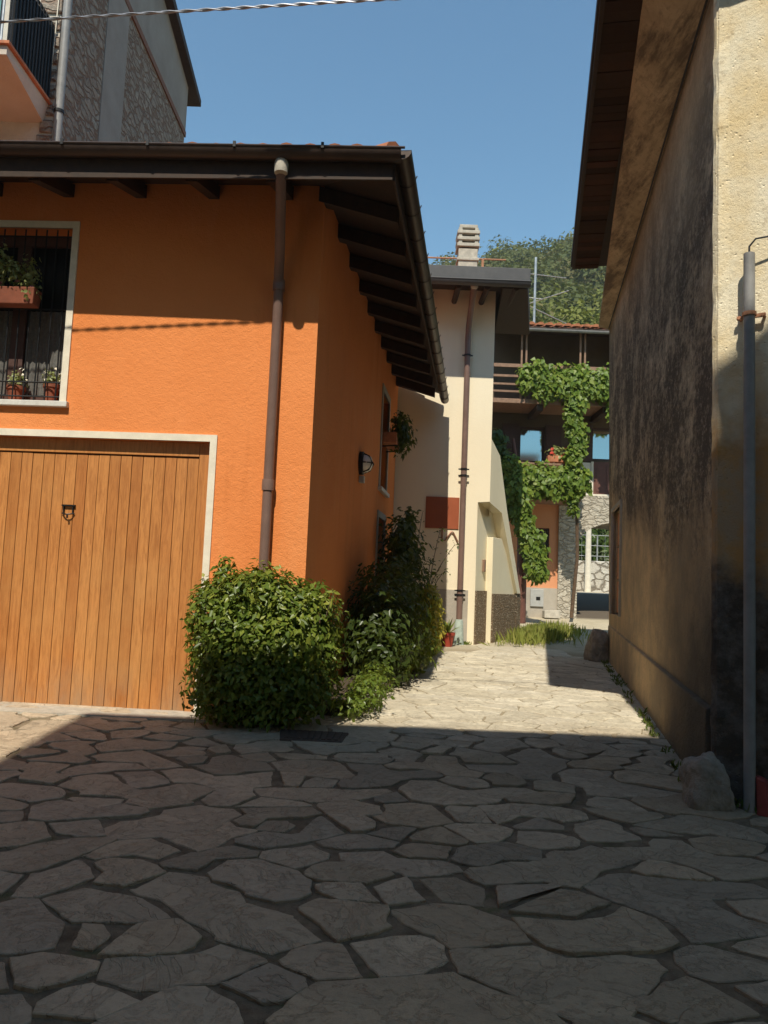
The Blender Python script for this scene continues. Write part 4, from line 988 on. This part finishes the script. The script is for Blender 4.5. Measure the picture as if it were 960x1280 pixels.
w_ = MB(); w_.box(pB[0], pB[1], -.02, .03, 4.15, 5.03, IDT); w_.box(pB[0] + .08, pB[0] + .3, .03, .04, 4.22, 4.9, IDT); w_.box(pB[0] + .36, pB[0] + .6, .03, .04, 4.22, 4.9, IDT); wo_ = w_.build('wooden_panel', 'redbrownwood', bh); q.build('frame', 'whitepaint', wo_)
# upper balcony
q = MB(); q.box(1.8, 9.5, 19.82, 21.0, 6.28, 6.40); bo = q.build('balcony', 'railwood', bh, bevel=.01)
for zz, hh in ((6.56, .05), (6.75, .05), (6.96, .06), (7.22, .09)):
    q = MB(); q.box(1.8, 9.5, 19.80, 19.84, zz, zz + hh); q.build('rail', 'railwood', bo)
for xx in (2.2, 3.40, 3.52, 4.92, 5.04, 6.6, 8.2): q = MB(); q.box(xx - .022, xx + .022, 19.85, 19.90, 6.40, 8.25); q.build('post', 'railwood', bo)
for xx in (2.2, 3.9, 5.6, 7.3): q = MB(); q.box(xx - .08, xx + .08, 19.85, 21.0, 6.12, 6.279); q.build('joist', 'dkwood', bo)
q = MB(); q.box(2.9, 5.0, 19.85, 21.0, 3.82, 3.92); b2 = q.build('balcony', 'railwood', bh)
for xx in (2.95, 3.65, 4.3, 4.93): q = MB(); q.box(xx - .03, xx + .03, 19.87, 19.93, 3.92, 4.78); q.build('post', 'railwood', b2)
for zz in (4.2, 4.72): q = MB(); q.box(2.9, 5.0, 19.88, 19.92, zz, zz + .05); q.build('rail', 'railwood', b2)
# roof
rq = MB(); rz = lambda y: 8.13 + .27 * (y - 19.6)
for dz in (0, .12): rq.poly([(2.7, 19.6, rz(19.6) + dz), (9.8, 19.6, rz(19.6) + dz), (9.8, 21.6, rz(21.6) + dz), (2.7, 21.6, rz(21.6) + dz)])
rq.poly([(2.7, 19.6, rz(19.6)), (9.8, 19.6, rz(19.6)), (9.8, 19.6, rz(19.6) + .12), (2.7, 19.6, rz(19.6) + .12)]); rq.poly([(2.7, 19.6, rz(19.6)), (2.7, 21.6, rz(21.6)), (2.7, 21.6, rz(21.6) + .12), (2.7, 19.6, rz(19.6) + .12)])
rq.poly([(2.7, 21.6, rz(21.6) + .12), (9.8, 21.6, rz(21.6) + .12), (9.8, 24, rz(21.6) - 1.2), (2.7, 24, rz(21.6) - 1.2)])
ro_ = rq.build('roof', 'dkwood', bh); tl = MB(); tiles(tl, (3.0, 19.62, rz(19.62) + .13), (9.8, 19.62, rz(19.62) + .13), (0, 1, .27), 1.95, .23, .095); tl.build('roof_tiles', 'terracotta', ro_)
q = MB(); gutter(q, [(2.65, 19.56, 8.17), (9.8, 19.56, 8.17)], .06, side=1); q.build('gutter', 'pipegrey', ro_)
q = MB(); q.box(3.98, 4.33, .032, .075, 1.08, 1.54, IDT); mo = q.build('meter_cabinet', 'greybox', bh, bevel=.01)
q = MB(); q.box(4.13, 4.24, .076, .082, 1.25, 1.34, IDT); q.build('vent', 'iron', mo)
q = MB(); q.hexa([(4.3, 20.6, .8), (4.72, 20.6, .8), (4.72, 20.95, .8), (4.3, 20.95, .8), (4.3, 20.65, 1.0), (4.7, 20.65, 1.02), (4.7, 20.92, 1.0), (4.3, 20.92, .99)]); q.build('step', 'concrete', bh, bevel=.02)
# TV antenna
an = thing('tv_antenna', 'bare television antenna mast on the tiled roof of the vine house', 'antenna', (4.0, 21.6, 8.7))
q = MB(); q.tube([(4.02, 21.6, 8.6), (4.03, 21.6, 10.95)], .035, 8); q.build('mast', 'galv', an)
for (zz, dx_, dy_, rise, L) in ((10.45, .95, .3, .05, 1.0), (9.65, .9, -.3, .25, 1.1), (9.45, 1.0, .2, -.35, 1.2), (9.75, -.5, .2, .12, .55)):
    b_ = MB(); b_.tube([(4.02 - dx_ * .35, 21.6 - dy_ * .35, zz - rise * .35), (4.02 + dx_, 21.6 + dy_, zz + rise)], .014, 6)
    for k in range(6):
        t_ = -.2 + k * .22; c = Vector((4.02 + dx_ * t_, 21.6 + dy_ * t_, zz + rise * t_)); b_.tube([c + Vector((.02, .25, .07)), c - Vector((.02, .25, .07))], .006, 5)
    b_.build('boom', 'galv', an)
# flower box
fb = thing('flower_box', 'terracotta flower box with red flowers on the vine house lower balcony', 'flower box', (4.42, 19.95, 4.78))
q = MB(); q.box(4.14, 4.60, 19.86, 20.04, 4.80, 4.97); q.build('box', 'terracotta', fb, bevel=.01)
p, n = blob((4.38, 19.95, 5.08), (.24, .12, .17), 160, 91, 2, .2, .8); leaves('foliage', p, n, .08, .07, 'leaf_ger', fb, 11)
p, n = blob((4.42, 19.90, 5.06), (.24, .10, .14), 9, 92, 2, .2, .4); flowers(p, .055, 'petal', fb, 12)

# vines
def vine_mass(parts, seed):
    P_, N_ = [], []
    for i, (c, rad, n) in enumerate(parts):
        p, nn = blob(c, rad, n, seed + i, 2.6, .22, .8, 5); P_.append(p); nn = nn + np.array([0, -.9, .1]); N_.append(nn)
    return np.concatenate(P_), np.concatenate(N_)
vn = thing('grape_vine', 'bright green vine trailing over both balconies of the house at the lane end', 'vine', (4.6, 19.8, .85))
rd = random.Random(2); parts = []
for k in range(13): parts.append(((3.55 + k * .27, 19.72 + rd.uniform(-.05, .05), 6.86 + rd.uniform(-.1, .08)), (.24, .20, .42 + rd.uniform(-.05, .08)), 430))
for k in range(9): parts.append(((4.84 - .10 * math.sin(k * .8) - .01 * k, 19.70, 6.45 - k * .2), (.20 + rd.uniform(-.04, .05), .16, .2), 260))
for k in range(8): parts.append(((3.30 + k * .235, 19.74, 4.27 + rd.uniform(-.05, .05)), (.24, .22, .42), 460))
for k in range(3): parts.append(((4.78, 19.74, 3.95 - k * .17), (.11, .1, .14), 70))
for k in range(3): parts.append(((5.72, 19.7, 6.5 - k * .2), (.10, .1, .16), 60))
P_, N_ = vine_mass(parts, 300); leaves('leaves', P_, N_, .115, .115, 'leaf_vine', vn, 13, droop=.4)
q = MB(); q.tube([(4.85, 20.0, .85), (4.95, 19.9, 2.4), (4.88, 19.8, 4.0), (4.78, 19.76, 5.4), (4.85, 19.78, 6.6), (5.4, 19.8, 7.1), (6.4, 19.8, 7.2)], [.05, .045, .04, .035, .03, .02, .015], 8); q.tube([(4.88, 19.8, 4.0), (4.2, 19.8, 4.3), (3.3, 19.8, 4.5)], [.03, .022, .015], 6); q.tube([(4.85, 19.78, 6.6), (4.2, 19.8, 7.0), (3.5, 19.8, 7.1)], [.03, .02, .012], 6)
q.build('stem', 'bark', vn, True)
iv = thing('ivy', 'dense dark ivy column hanging between the cream house and the balcony', 'vine', (3.4, 19.0, .75))
parts = []; p2 = []
for k in range(8): parts.append(((2.66 + .066 * k, 19.05, 5.15 - k * .24), (.25, .30, .24), 420))
for k in range(14): p2.append(((3.0 + .052 * k + .03 * (k % 2), 18.85 - .01 * k, 4.55 - k * .20), (.24 - .003 * k, .22, .22), 330))
for k in range(4): p2.append(((3.62 + .03 * k, 18.7, 2.75 - k * .2), (.24, .18, .16), 200))
P_, N_ = vine_mass(parts, 400); leaves('leaves', P_, N_, .10, .09, 'leaf_ivy', iv, 14, droop=.4)
P_, N_ = vine_mass(p2, 440); leaves('sun_toned_leaves', P_, N_, .11, .10, 'leaf_vine', iv, 19, droop=.4)  # brighter leaf colour paints the sunlit lower half of the ivy
q = MB(); q.tube([(3.42, 19.2, .7), (3.42, 19.2, 2.3), (3.35, 19.1, 3.6), (3.1, 19.05, 5.2)], [.13, .12, .09, .04], 10); q.build('trunk', 'redbrownwood', iv, True)

# ------------------------------------------------------------------ beyond the arch
lw = thing('low_stone_wall', 'low dry stone wall seen through the arch', 'wall', (8, 30.2, 1.5))
q = MB(); q.box(4.5, 14, 30.0, 30.6, 1.3, 2.70); q.build('wall', 'lowstone', lw, bevel=.04)
pp = thing('white_pole', 'pale concrete pole in front of the low stone wall beyond the arch', 'pole', (7.84, 29.7, 1.55))
q = MB(); q.lathe([(.13, 0), (.12, .5), (.10, 2.6)], (7.80, 29.7, 1.5), 12); q.build('pole', 'whitepaint', pp, True)
wfn = thing('wire_fence', 'thin wire garden fence on top of the low stone wall', 'fence', (8.5, 30.3, 2.7))
for xx in (6.0, 8.3, 10.6): q = MB(); q.tube([(xx, 30.3, 2.6), (xx, 30.3, 3.72)], .03, 8); q.build('post', 'galv', wfn)
q = MB()
for zz in (2.9, 3.3, 3.7): q.tube([(5.0, 30.3, zz), (12, 30.3, zz)], .012, 5)
for k in range(24): q.tube([(5.0 + k * .3, 30.3, 2.72), (5.0 + k * .3, 30.3, 3.7)], .005, 4)
q.build('mesh', 'galv', wfn)
hg = thing('garden_shrub', 'dark leafy garden shrubs behind the wire fence', 'shrub', (8, 31.6, 2.0))
parts = [((4.6 + k * .8, 31.6 + (k % 2) * .4, 3.4 + .25 * (k % 3)), (.8, .7, 1.3), 900) for k in range(11)]
P_, N_ = vine_mass(parts, 500); leaves('foliage', P_, N_, .16, .11, 'leaf_garden', hg, 15)
stems((8, 31.6, 2.6), (3.2, .4, 1.0), 12, 5, hg, r=.04)

# ------------------------------------------------------------------ hill and wood
def hz(x, y):
    t_ = (y - 34) / 104
    k = min(1, max(0, t_)); h = 2.0 + k * (48.6 + .30 * min(max(x, -40), 60)) + 1.6 * noise.noise((x * .03, y * .03, .5)) * k
    if y > 138: h -= (y - 138) * .35
    return h - (.8 if t_ <= 0 else 0)
m = MB(); xs = np.linspace(-120, 200, 65); yy = np.linspace(32, 260, 47); i0 = 0
for y in yy:
    for x in xs: m.v.append((x, y, hz(x, y)))
for j in range(len(yy) - 1):
    for i in range(len(xs) - 1): a_ = j * len(xs) + i; m.f.append((a_, a_ + 1, a_ + 1 + len(xs), a_ + len(xs)))
MT['hillside'] = plain('hillside_scrub', (.075, .085, .03), .95, var=.5, nscale=.25, bump=.8)
struct(m.build('hill', 'hillside', None, True))
rd = random.Random(21); P_, N_ = [], []; P2, N2 = [], []; P3_, N3 = [], []
for j in range(330):
    y = 46 + 98 * rd.random() ** .7; x = y * rd.uniform(.0, .36) + rd.uniform(-2, 2)
    s_ = rd.uniform(2.0, 4.4); h_ = s_ * rd.uniform(.8, 1.25)
    p, n = blob((x, y, hz(x, y) + h_ * .75), (s_, s_, h_), 950, 600 + j, 2.1, .2, .35, 3.5)
    k = rd.random(); A_, B2 = (P_, N_) if k < .5 else ((P2, N2) if k < .72 else (P3_, N3)); A_.append(p); B2.append(n)
for A_, B2, mm, sd_ in ((P_, N_, 'leaf_forest', 16), (P2, N2, 'leaf_forest2', 17), (P3_, N3, 'leaf_forest3', 18)):
    struct(leaves('hill_wood', np.concatenate(A_), np.concatenate(B2), .50, .42, mm, None, sd_, szvar=.5), 'stuff')
for i, (x, y, s_, h_, lab) in enumerate(((12.6, 50, 3.0, 4.6, 'pale green rounded tree on the hillside just above the tiled roof'), (8.6, 58, 2.6, 4.2, 'darker hillside tree left of the television antenna'))):
    z = hz(x, y); tr = thing('hillside_tree', lab, 'tree', (x, y, z))
    q = MB(); q.tube([(x, y, z - .5), (x + .1, y, z + h_ * .8), (x, y, z + h_ * 1.6)], [.28, .2, .08], 8)
    for k in range(5): q.tube([(x, y, z + h_ * (.5 + .15 * k)), (x + math.cos(k * 2.2) * s_ * .7, y + math.sin(k * 2.2) * s_ * .7, z + h_ * (1.0 + .14 * k))], [.1, .03], 6)
    q.build('trunk', 'bark', tr, True); PP, NN = [], []
    for k in range(9):
        an_ = k * 2.4; rr = s_ * (.55 if k else 0); p, n = blob((x + math.cos(an_) * rr, y + math.sin(an_) * rr, z + h_ * (1.05 + .09 * k)), (s_ * .55, s_ * .55, h_ * .36), 900, 1200 + 20 * i + k, 2.1, .2, .6, 4); PP.append(p); NN.append(n)
    leaves('crown', np.concatenate(PP), np.concatenate(NN), .30, .24, 'leaf_forest2' if i == 0 else 'leaf_forest', tr, 18 + i)

# ------------------------------------------------------------------ shrubs along the orange house
b1 = thing('laurel_bush', 'big glossy green bush at the corner of the orange house beside the garage door', 'bush', (-1.05, 6.95, gz(6.95)))
zb = gz(6.95)
P_, N_ = [], []
for (c, rad, n, pw) in (((-.99, 6.93, zb + .66), (.62, .36, .60), 7600, 3.4), ((-.98, 6.93, zb + .34), (.63, .37, .34), 2600, 3.4), ((-1.33, 6.88, zb + .82), (.34, .32, .42), 2200, 2.4), ((-.72, 6.90, zb + .80), (.36, .36, .40), 2200, 2.4), ((-1.1, 6.9, zb + 1.12), (.45, .30, .22), 1700, 2.2), ((-1.38, 6.92, zb + 1.26), (.11, .11, .20), 160, 2), ((-1.05, 6.92, zb + 1.27), (.13, .11, .16), 150, 2), ((-.58, 7.0, zb + .95), (.25, .3, .3), 700, 2.2)):
    p, n_ = blob(c, rad, n, int(c[0] * 100) % 1000 + int(c[2] * 100), pw, .12, .5, 6); P_.append(p); N_.append(n_)
P_ = np.concatenate(P_); N_ = np.concatenate(N_); ok = P_[:, 2] > zb + .02; leaves('foliage', P_[ok], N_[ok], .062, .034, 'leaf_bush', b1, 20, droop=.2, fold=.1)
stems((-1.05, 6.95, zb + .6), (.5, .22, .6), 22, 8, b1)
rd = random.Random(77); q = MB(); P_, N_ = [], []
for k in range(46):
    x = rd.uniform(-1.55, -.42); b_ = Vector((x, rd.uniform(6.66, 7.05), zb + rd.uniform(.75, 1.18))); d = Vector((rd.uniform(-.5, .5), rd.uniform(-.55, .1), rd.uniform(.5, 1))).normalized(); L = rd.uniform(.12, .30)
    pts = [b_ + d * (L * i / 4) + Vector((0, 0, -.03 * (i / 4) ** 2)) for i in range(5)]; q.tube(pts, [.004, .0035, .003, .0025, .002], 4)
    for i in range(1, 5):
        for _ in range(3): P_.append(tuple(pts[i])); N_.append((rd.gauss(0, .6), rd.gauss(-.3, .6), rd.uniform(.2, 1)))
q.build('twigs', 'bark', b1); leaves('young_leaves', P_, N_, .058, .026, 'leaf_young', b1, 25, droop=.15, szvar=.5)
pb = MB(); pl = [SF(.25, .05, 0), SF(.25, .42, 0), SF(2.5, .62, 0), SF(6.6, .72, 0), SF(7.2, .6, 0), SF(7.2, .02, 0), SF(.25, .02, 0)]
pb.prism([(p[0], p[1], gz(p[1]) - .05) for p in pl], (0, 0, .13)); struct(pb.build('planting_bed', 'earth'))
kb_ = thing('brick_edging', 'low brick edging along the planting bed of the orange house', 'edging', SF(4, .7, .4))
q = MB()
for k in range(20):
    u0 = .3 + k * .33; v0 = .43 + .045 * u0 if u0 < 6.6 else .73; p = SF(u0, v0, 0); q.box(u0, u0 + .30, v0, v0 + .1, gz(p[1]) - .05, gz(p[1]) + .12, SF)
q.build('bricks', 'concrete', kb_, bevel=.015)
def shrub(name, lab, blobs, L, W, mat, seed, nst=8, droop=.3):
    c0 = blobs[0][0]; base = (c0[0], c0[1], gz(c0[1])); t_ = thing(name, lab, 'shrub', base); P_, N_ = [], []
    for i, (c, rad, n) in enumerate(blobs):
        p, nn = blob(c, rad, n, seed + i, 2.3, .2, .65, 5); P_.append(p); N_.append(nn)
    P_ = np.concatenate(P_); N_ = np.concatenate(N_); ok = P_[:, 2] > base[2] + .03
    leaves('foliage', P_[ok], N_[ok], L, W, mat, t_, seed, droop=droop)
    zc = (c0[2] - base[2]) * .9
    stems((c0[0], c0[1], base[2] + zc), (blobs[0][1][0] * .7, blobs[0][1][1] * .7, zc), nst, seed, t_)
    return t_
def sp(u, v, h): p = SF(u, v, 0); return (p[0], p[1], gz(p[1]) + h)
shrub('garden_shrub', 'low bright ground cover plant between the big bush and the lane', [(sp(.65, .52, .14), (.20, .50, .20), 900), (sp(.2, .44, .12), (.18, .3, .16), 500), (sp(1.5, .52, .14), (.18, .45, .2), 700)], .05, .03, 'leaf_ground', 31)
shrub('garden_shrub', 'broad dark shrub in the shade of the orange house', [(sp(2.6, .42, .60), (.50, .75, .62), 2600), (sp(3.5, .45, .75), (.48, .7, .75), 2400), (sp(2.2, .5, .35), (.4, .6, .35), 1000)], .09, .05, 'leaf_dark', 41)
shrub('garden_shrub', 'lower leafy shrub in front of the broad dark shrub', [(sp(3.3, .76, .28), (.24, .55, .28), 700), (sp(4.3, .80, .24), (.22, .5, .24), 600)], .075, .042, 'leaf_bush', 51)
shrub('garden_shrub', 'tall dark shrub climbing the cream wall in the shade', [(sp(5.6, .40, .9), (.42, .7, .9), 2300), (sp(5.2, .38, 1.7), (.3, .5, .55), 900), (sp(6.1, .36, 1.95), (.14, .2, .35), 300), (sp(6.3, .40, 2.25), (.07, .10, .14), 80)], .10, .055, 'leaf_dark', 61, 10)
shrub('garden_shrub', 'yellow green sunlit shrub beside the red pot', [(sp(5.4, .86, .55), (.20, .40, .52), 2000), (sp(5.2, .84, .85), (.19, .3, .28), 800), (sp(5.6, .90, .3), (.18, .3, .3), 700)], .065, .035, 'leaf_yellow', 71)
# a rose: thin arching canes with sparse leaves
rs2 = thing('rose_bush', 'thin arching rose canes with few leaves against the cream wall', 'rose', sp(5.6, .7, 0)); q = MB(); P_, N_ = [], []; rd = random.Random(14)
for k, (du, dv, hh) in enumerate(((.5, .25, 1.55), (.2, .45, 2.0), (.7, .55, 1.35), (.3, .12, 2.3), (.6, .62, 1.8))):
    b_ = Vector(sp(5.5, .62, .1)); t_ = Vector(sp(5.5 + du, .55 + dv, hh)); pts = []
    for i in range(9):
        f_ = i / 8; pp_ = b_.lerp(t_, f_) + Vector((.05 * math.sin(f_ * 3 + k), 0, .22 * math.sin(f_ * math.pi))); pts.append(pp_)
        if i > 2:
            for _ in range(6): P_.append(tuple(pp_ + Vector((rd.uniform(-.07, .07), rd.uniform(-.07, .07), rd.uniform(-.05, .05))))); N_.append((rd.uniform(-.6, .6), rd.uniform(-.9, .1), .7))
    q.tube(pts, [.009 - .0006 * i for i in range(9)], 5)
q.build('cane', 'bark', rs2); leaves('leaves', P_, N_, .06, .04, 'leaf_dark', rs2, 22); flowers(P_[::37], .035, 'petalpink', rs2, 23)
# red pot with agave
pc = (1.22, 14.12, gz(14.1)); rp_ = thing('plant_pot', 'red pot with spiky plant beside the foot of the cream house downpipe', 'plant pot', pc)
q = MB(); q.lathe([(.09, 0), (.125, .2), (.14, .2), (.14, .25), (.12, .25), (.11, .2)], pc, 18); q.build('pot', 'redpot', rp_, True)
q = MB(); rd = random.Random(6)
for k in range(16):
    an_ = k * 2.4; el = rd.uniform(.35, 1.3); d = Vector((math.cos(an_) * math.cos(el), math.sin(an_) * math.cos(el), math.sin(el))); s_ = Vector((-math.sin(an_), math.cos(an_), 0)) * .022; b_ = Vector(pc) + Vector((0, 0, .22)); L = rd.uniform(.28, .42)
    q.poly([b_ - s_ * .7, b_ + s_ * .7, b_ + d * L * .5 + s_]); q.poly([b_ - s_ * .7, b_ + d * L * .5 + s_, b_ + d * L * .5 - s_]); q.poly([b_ + d * L * .5 - s_, b_ + d * L * .5 + s_, b_ + d * L - Vector((0, 0, .04))])
q.build('leaves', 'leaf_ground', rp_)
# grass patch
rd = np.random.RandomState(5); n = 5200
cx = np.where(rd.rand(n) < .55, rd.normal(3.25, .38, n), rd.normal(3.0, .45, n)); cy = 16.2 + (cx - 3.0) * .75 + rd.normal(0, .55, n)
p = np.stack([cx, cy, np.array([gz(v) for v in cy])], 1); hgt = np.clip(1.1 - ((cx - 3.15) / .95) ** 2, .25, 1) * rd.uniform(.5, 1.1, n)
ok = ~((cx - 1.975) * .866 - (cy - 14.63) * .5 < .12)
p, hgt, n = p[ok], hgt[ok], int(ok.sum())
dr_ = np.stack([rd.normal(0, .3, n), rd.normal(0, .3, n), np.ones(n)], 1)
nr = np.stack([rd.normal(0, 1, n), rd.normal(-.5, 1, n), np.full(n, .15)], 1)
hgt = hgt; go_ = leaves('grass', p, nr, .24, .026, 'grassblade', None, 24, droop=.1, fold=.05, dirs=dr_, szvar=.5); struct(go_, 'stuff')

rd = random.Random(33); P_, N_, D_ = [], [], []
for k in range(70):
    f_ = rd.random()
    if f_ < .45: u = rd.uniform(.3, 7.7); p0 = RS(u, .10 + rd.random() * .04, 0)
    elif f_ < .7: p0 = RFt(rd.uniform(.1, 1.2), .05 + rd.random() * .05, 0)
    else: p0 = (rd.uniform(.9, 1.75), 14.52 + rd.uniform(-.06, .06), 0)
    for _ in range(rd.randint(5, 16)):
        x, y = p0[0] + rd.gauss(0, .025), p0[1] + rd.gauss(0, .03); P_.append((x, y, gz(y) + .005)); N_.append((rd.gauss(0, 1), rd.gauss(-.4, 1), .2)); D_.append((rd.gauss(0, .5), rd.gauss(0, .5), 1))
struct(leaves('weeds', P_, N_, .075, .014, 'leaf_ground', None, 44, droop=.25, dirs=D_, szvar=.5), 'stuff')

# ------------------------------------------------------------------ out-of-view house added on the left to cut the sky light
lh = thing('added_left_house', 'grey brown house with shuttered windows added out of view on the left to cut sky light', 'house', (-8.0, -1.0, .0))
LT = lambda u, v, z: (-6.4 + v, -9.0 + u, z)
lho = [(1.2 + k * 2.9, 2.2 + k * 2.9, .9 + j * 3.0, 2.4 + j * 3.0, .18) for k in range(5) for j in range(1, 3)] + [(7.0, 8.0, -.2, 2.1, .18)]
m = MB(); m.sheet(LT, 0, 15.4, -.6, 8.6, lho); m.poly([(-6.4, 6.4, -.6), (-13, 6.4, -.6), (-13, 6.4, 8.6), (-6.4, 6.4, 8.6)]); m.poly([(-6.4, -9, -.6), (-13, -9, -.6), (-13, -9, 8.6), (-6.4, -9, 8.6)]); m.poly([(-13, -9, -.6), (-13, 6.4, -.6), (-13, 6.4, 8.6), (-13, -9, 8.6)])
m.build('wall', 'greyrender', lh)
q = MB(); ex = [(-5.8, -9.5), (-5.8, 6.8), (-13.5, 6.8), (-13.5, -9.5)]; q.poly([(x, y, 8.5) for x, y in ex])
for k in range(4): a_, b_ = ex[k], ex[(k + 1) % 4]; q.poly([(*a_, 8.5), (*b_, 8.5), (*b_, 8.64), (*a_, 8.64)]); q.poly([(*a_, 8.64), (*b_, 8.64), (-9.6, -1.3, 10.0)])
q.build('roof', 'terracotta', lh)
for h in lho:
    q = MB(); q.box(h[0], h[0] + .08, -.15, -.1, h[2], h[3], LT); q.box(h[1] - .08, h[1], -.15, -.1, h[2], h[3], LT); q.box(h[0] + .08, h[1] - .08, -.15, -.1, h[3] - .08, h[3], LT)
    o = q.build('window' if h[2] > 0 else 'door', 'shutter', lh); p2 = MB(); p2.box(h[0] + .07, h[1] - .07, -.14, -.13, h[2], h[3] - .07, LT); p2.build('pane' if h[2] > 0 else 'door_panel', 'glass' if h[2] > 0 else 'shutter', o)

# ------------------------------------------------------------------ air
hm = bpy.data.materials.new('haze_air'); hm.use_nodes = True; hn = hm.node_tree.nodes; hn.clear()
ho = hn.new('ShaderNodeOutputMaterial'); hv = hn.new('ShaderNodeVolumePrincipled'); hv.inputs['Color'].default_value = (.80, .84, .80, 1); hv.inputs['Density'].default_value = .0008; hv.inputs['Anisotropy'].default_value = .2
hm.node_tree.links.new(hv.outputs[0], ho.inputs['Volume']); MT['haze'] = hm
struct(MB().box(-305, 305, -45, 405, -4, 82).build('haze', 'haze'), 'stuff')

# ------------------------------------------------------------------ overhead wire
q = MB(); wz = lambda x: Vector((x, 5.72 - .05 * (x + .6), 6.02 + .068 * (x + .6)))
q.tube([wz(-9 + 15 * i / 24) for i in range(25)], .008, 6)
for s_ in (0, math.pi): q.tube([wz(-9 + 15 * i / 700) + Vector((0, .008 * math.cos(i * .45 + s_), .008 * math.sin(i * .45 + s_))) for i in range(701)], .006, 4, False)
tag(q.build('overhead_wire', 'wirem', None), 'twisted overhead wire crossing the sky above the orange roof', 'wire')

# ------------------------------------------------------------------ the tall house behind the viewer whose shadow fills the foreground
tb = thing('tall_house', 'tall ochre house on the near side of the square, shading the foreground paving', 'house', (2.0, -6.0, -.2))
BT = lambda u, v, z: (u, -2.5 + v, z)
holes = [(-2.9 + k * 2.1, -1.9 + k * 2.1, .9 + j * 3.1, 2.5 + j * 3.1, .2) for k in range(5) for j in range(1, 4)] + [(1.2, 2.2, -.1, 2.1, .2)]
m = MB(); m.sheet(BT, -3.6, 8.5, -.5, 12.0, holes)
m.poly([(-3.6, -2.5, -.5), (-3.6, -10, -.5), (-3.6, -10, 12), (-3.6, -2.5, 12)]); m.poly([(8.5, -2.5, -.5), (8.5, -10, -.5), (8.5, -10, 12), (8.5, -2.5, 12)]); m.poly([(-3.6, -10, -.5), (8.5, -10, -.5), (8.5, -10, 12), (-3.6, -10, 12)])
m.build('wall', 'housewall', tb)
q = MB(); ex = [(-3.92, -1.82), (8.8, -1.82), (8.8, -10.4), (-3.92, -10.4)]
q.poly([(x, y, 11.86) for x, y in ex])
for k in range(4): a_, b_ = ex[k], ex[(k + 1) % 4]; q.poly([(*a_, 11.86), (*b_, 11.86), (*b_, 12.0), (*a_, 12.0)]); q.poly([(*a_, 12.0), (*b_, 12.0), (2.4, -6.1, 13.3)])
q.build('roof', 'terracotta', tb)
q = MB(); q.box(1.18, 8.8, -1.86, -1.5, 12.0, 12.10); q.build('shadow_ledge', 'housewall', tb)  # unseen ledge added to lift the shadow edge on the right-hand wall
for h in holes:
    q = MB(); q.box(h[0], h[0] + .08, -.16, -.1, h[2], h[3], BT); q.box(h[1] - .08, h[1], -.16, -.1, h[2], h[3], BT); q.box(h[0] + .08, h[1] - .08, -.16, -.1, h[3] - .08, h[3], BT); q.box(h[0] + .08, h[1] - .08, -.16, -.1, h[2], h[2] + .08, BT)
    o = q.build('window' if h[2] > 0 else 'door', 'shutter', tb); p2 = MB(); p2.box(h[0] + .07, h[1] - .07, -.14, -.13, h[2] + .07, h[3] - .07, BT); p2.build('pane' if h[2] > 0 else 'door_panel', 'glass' if h[2] > 0 else 'shutter', o)
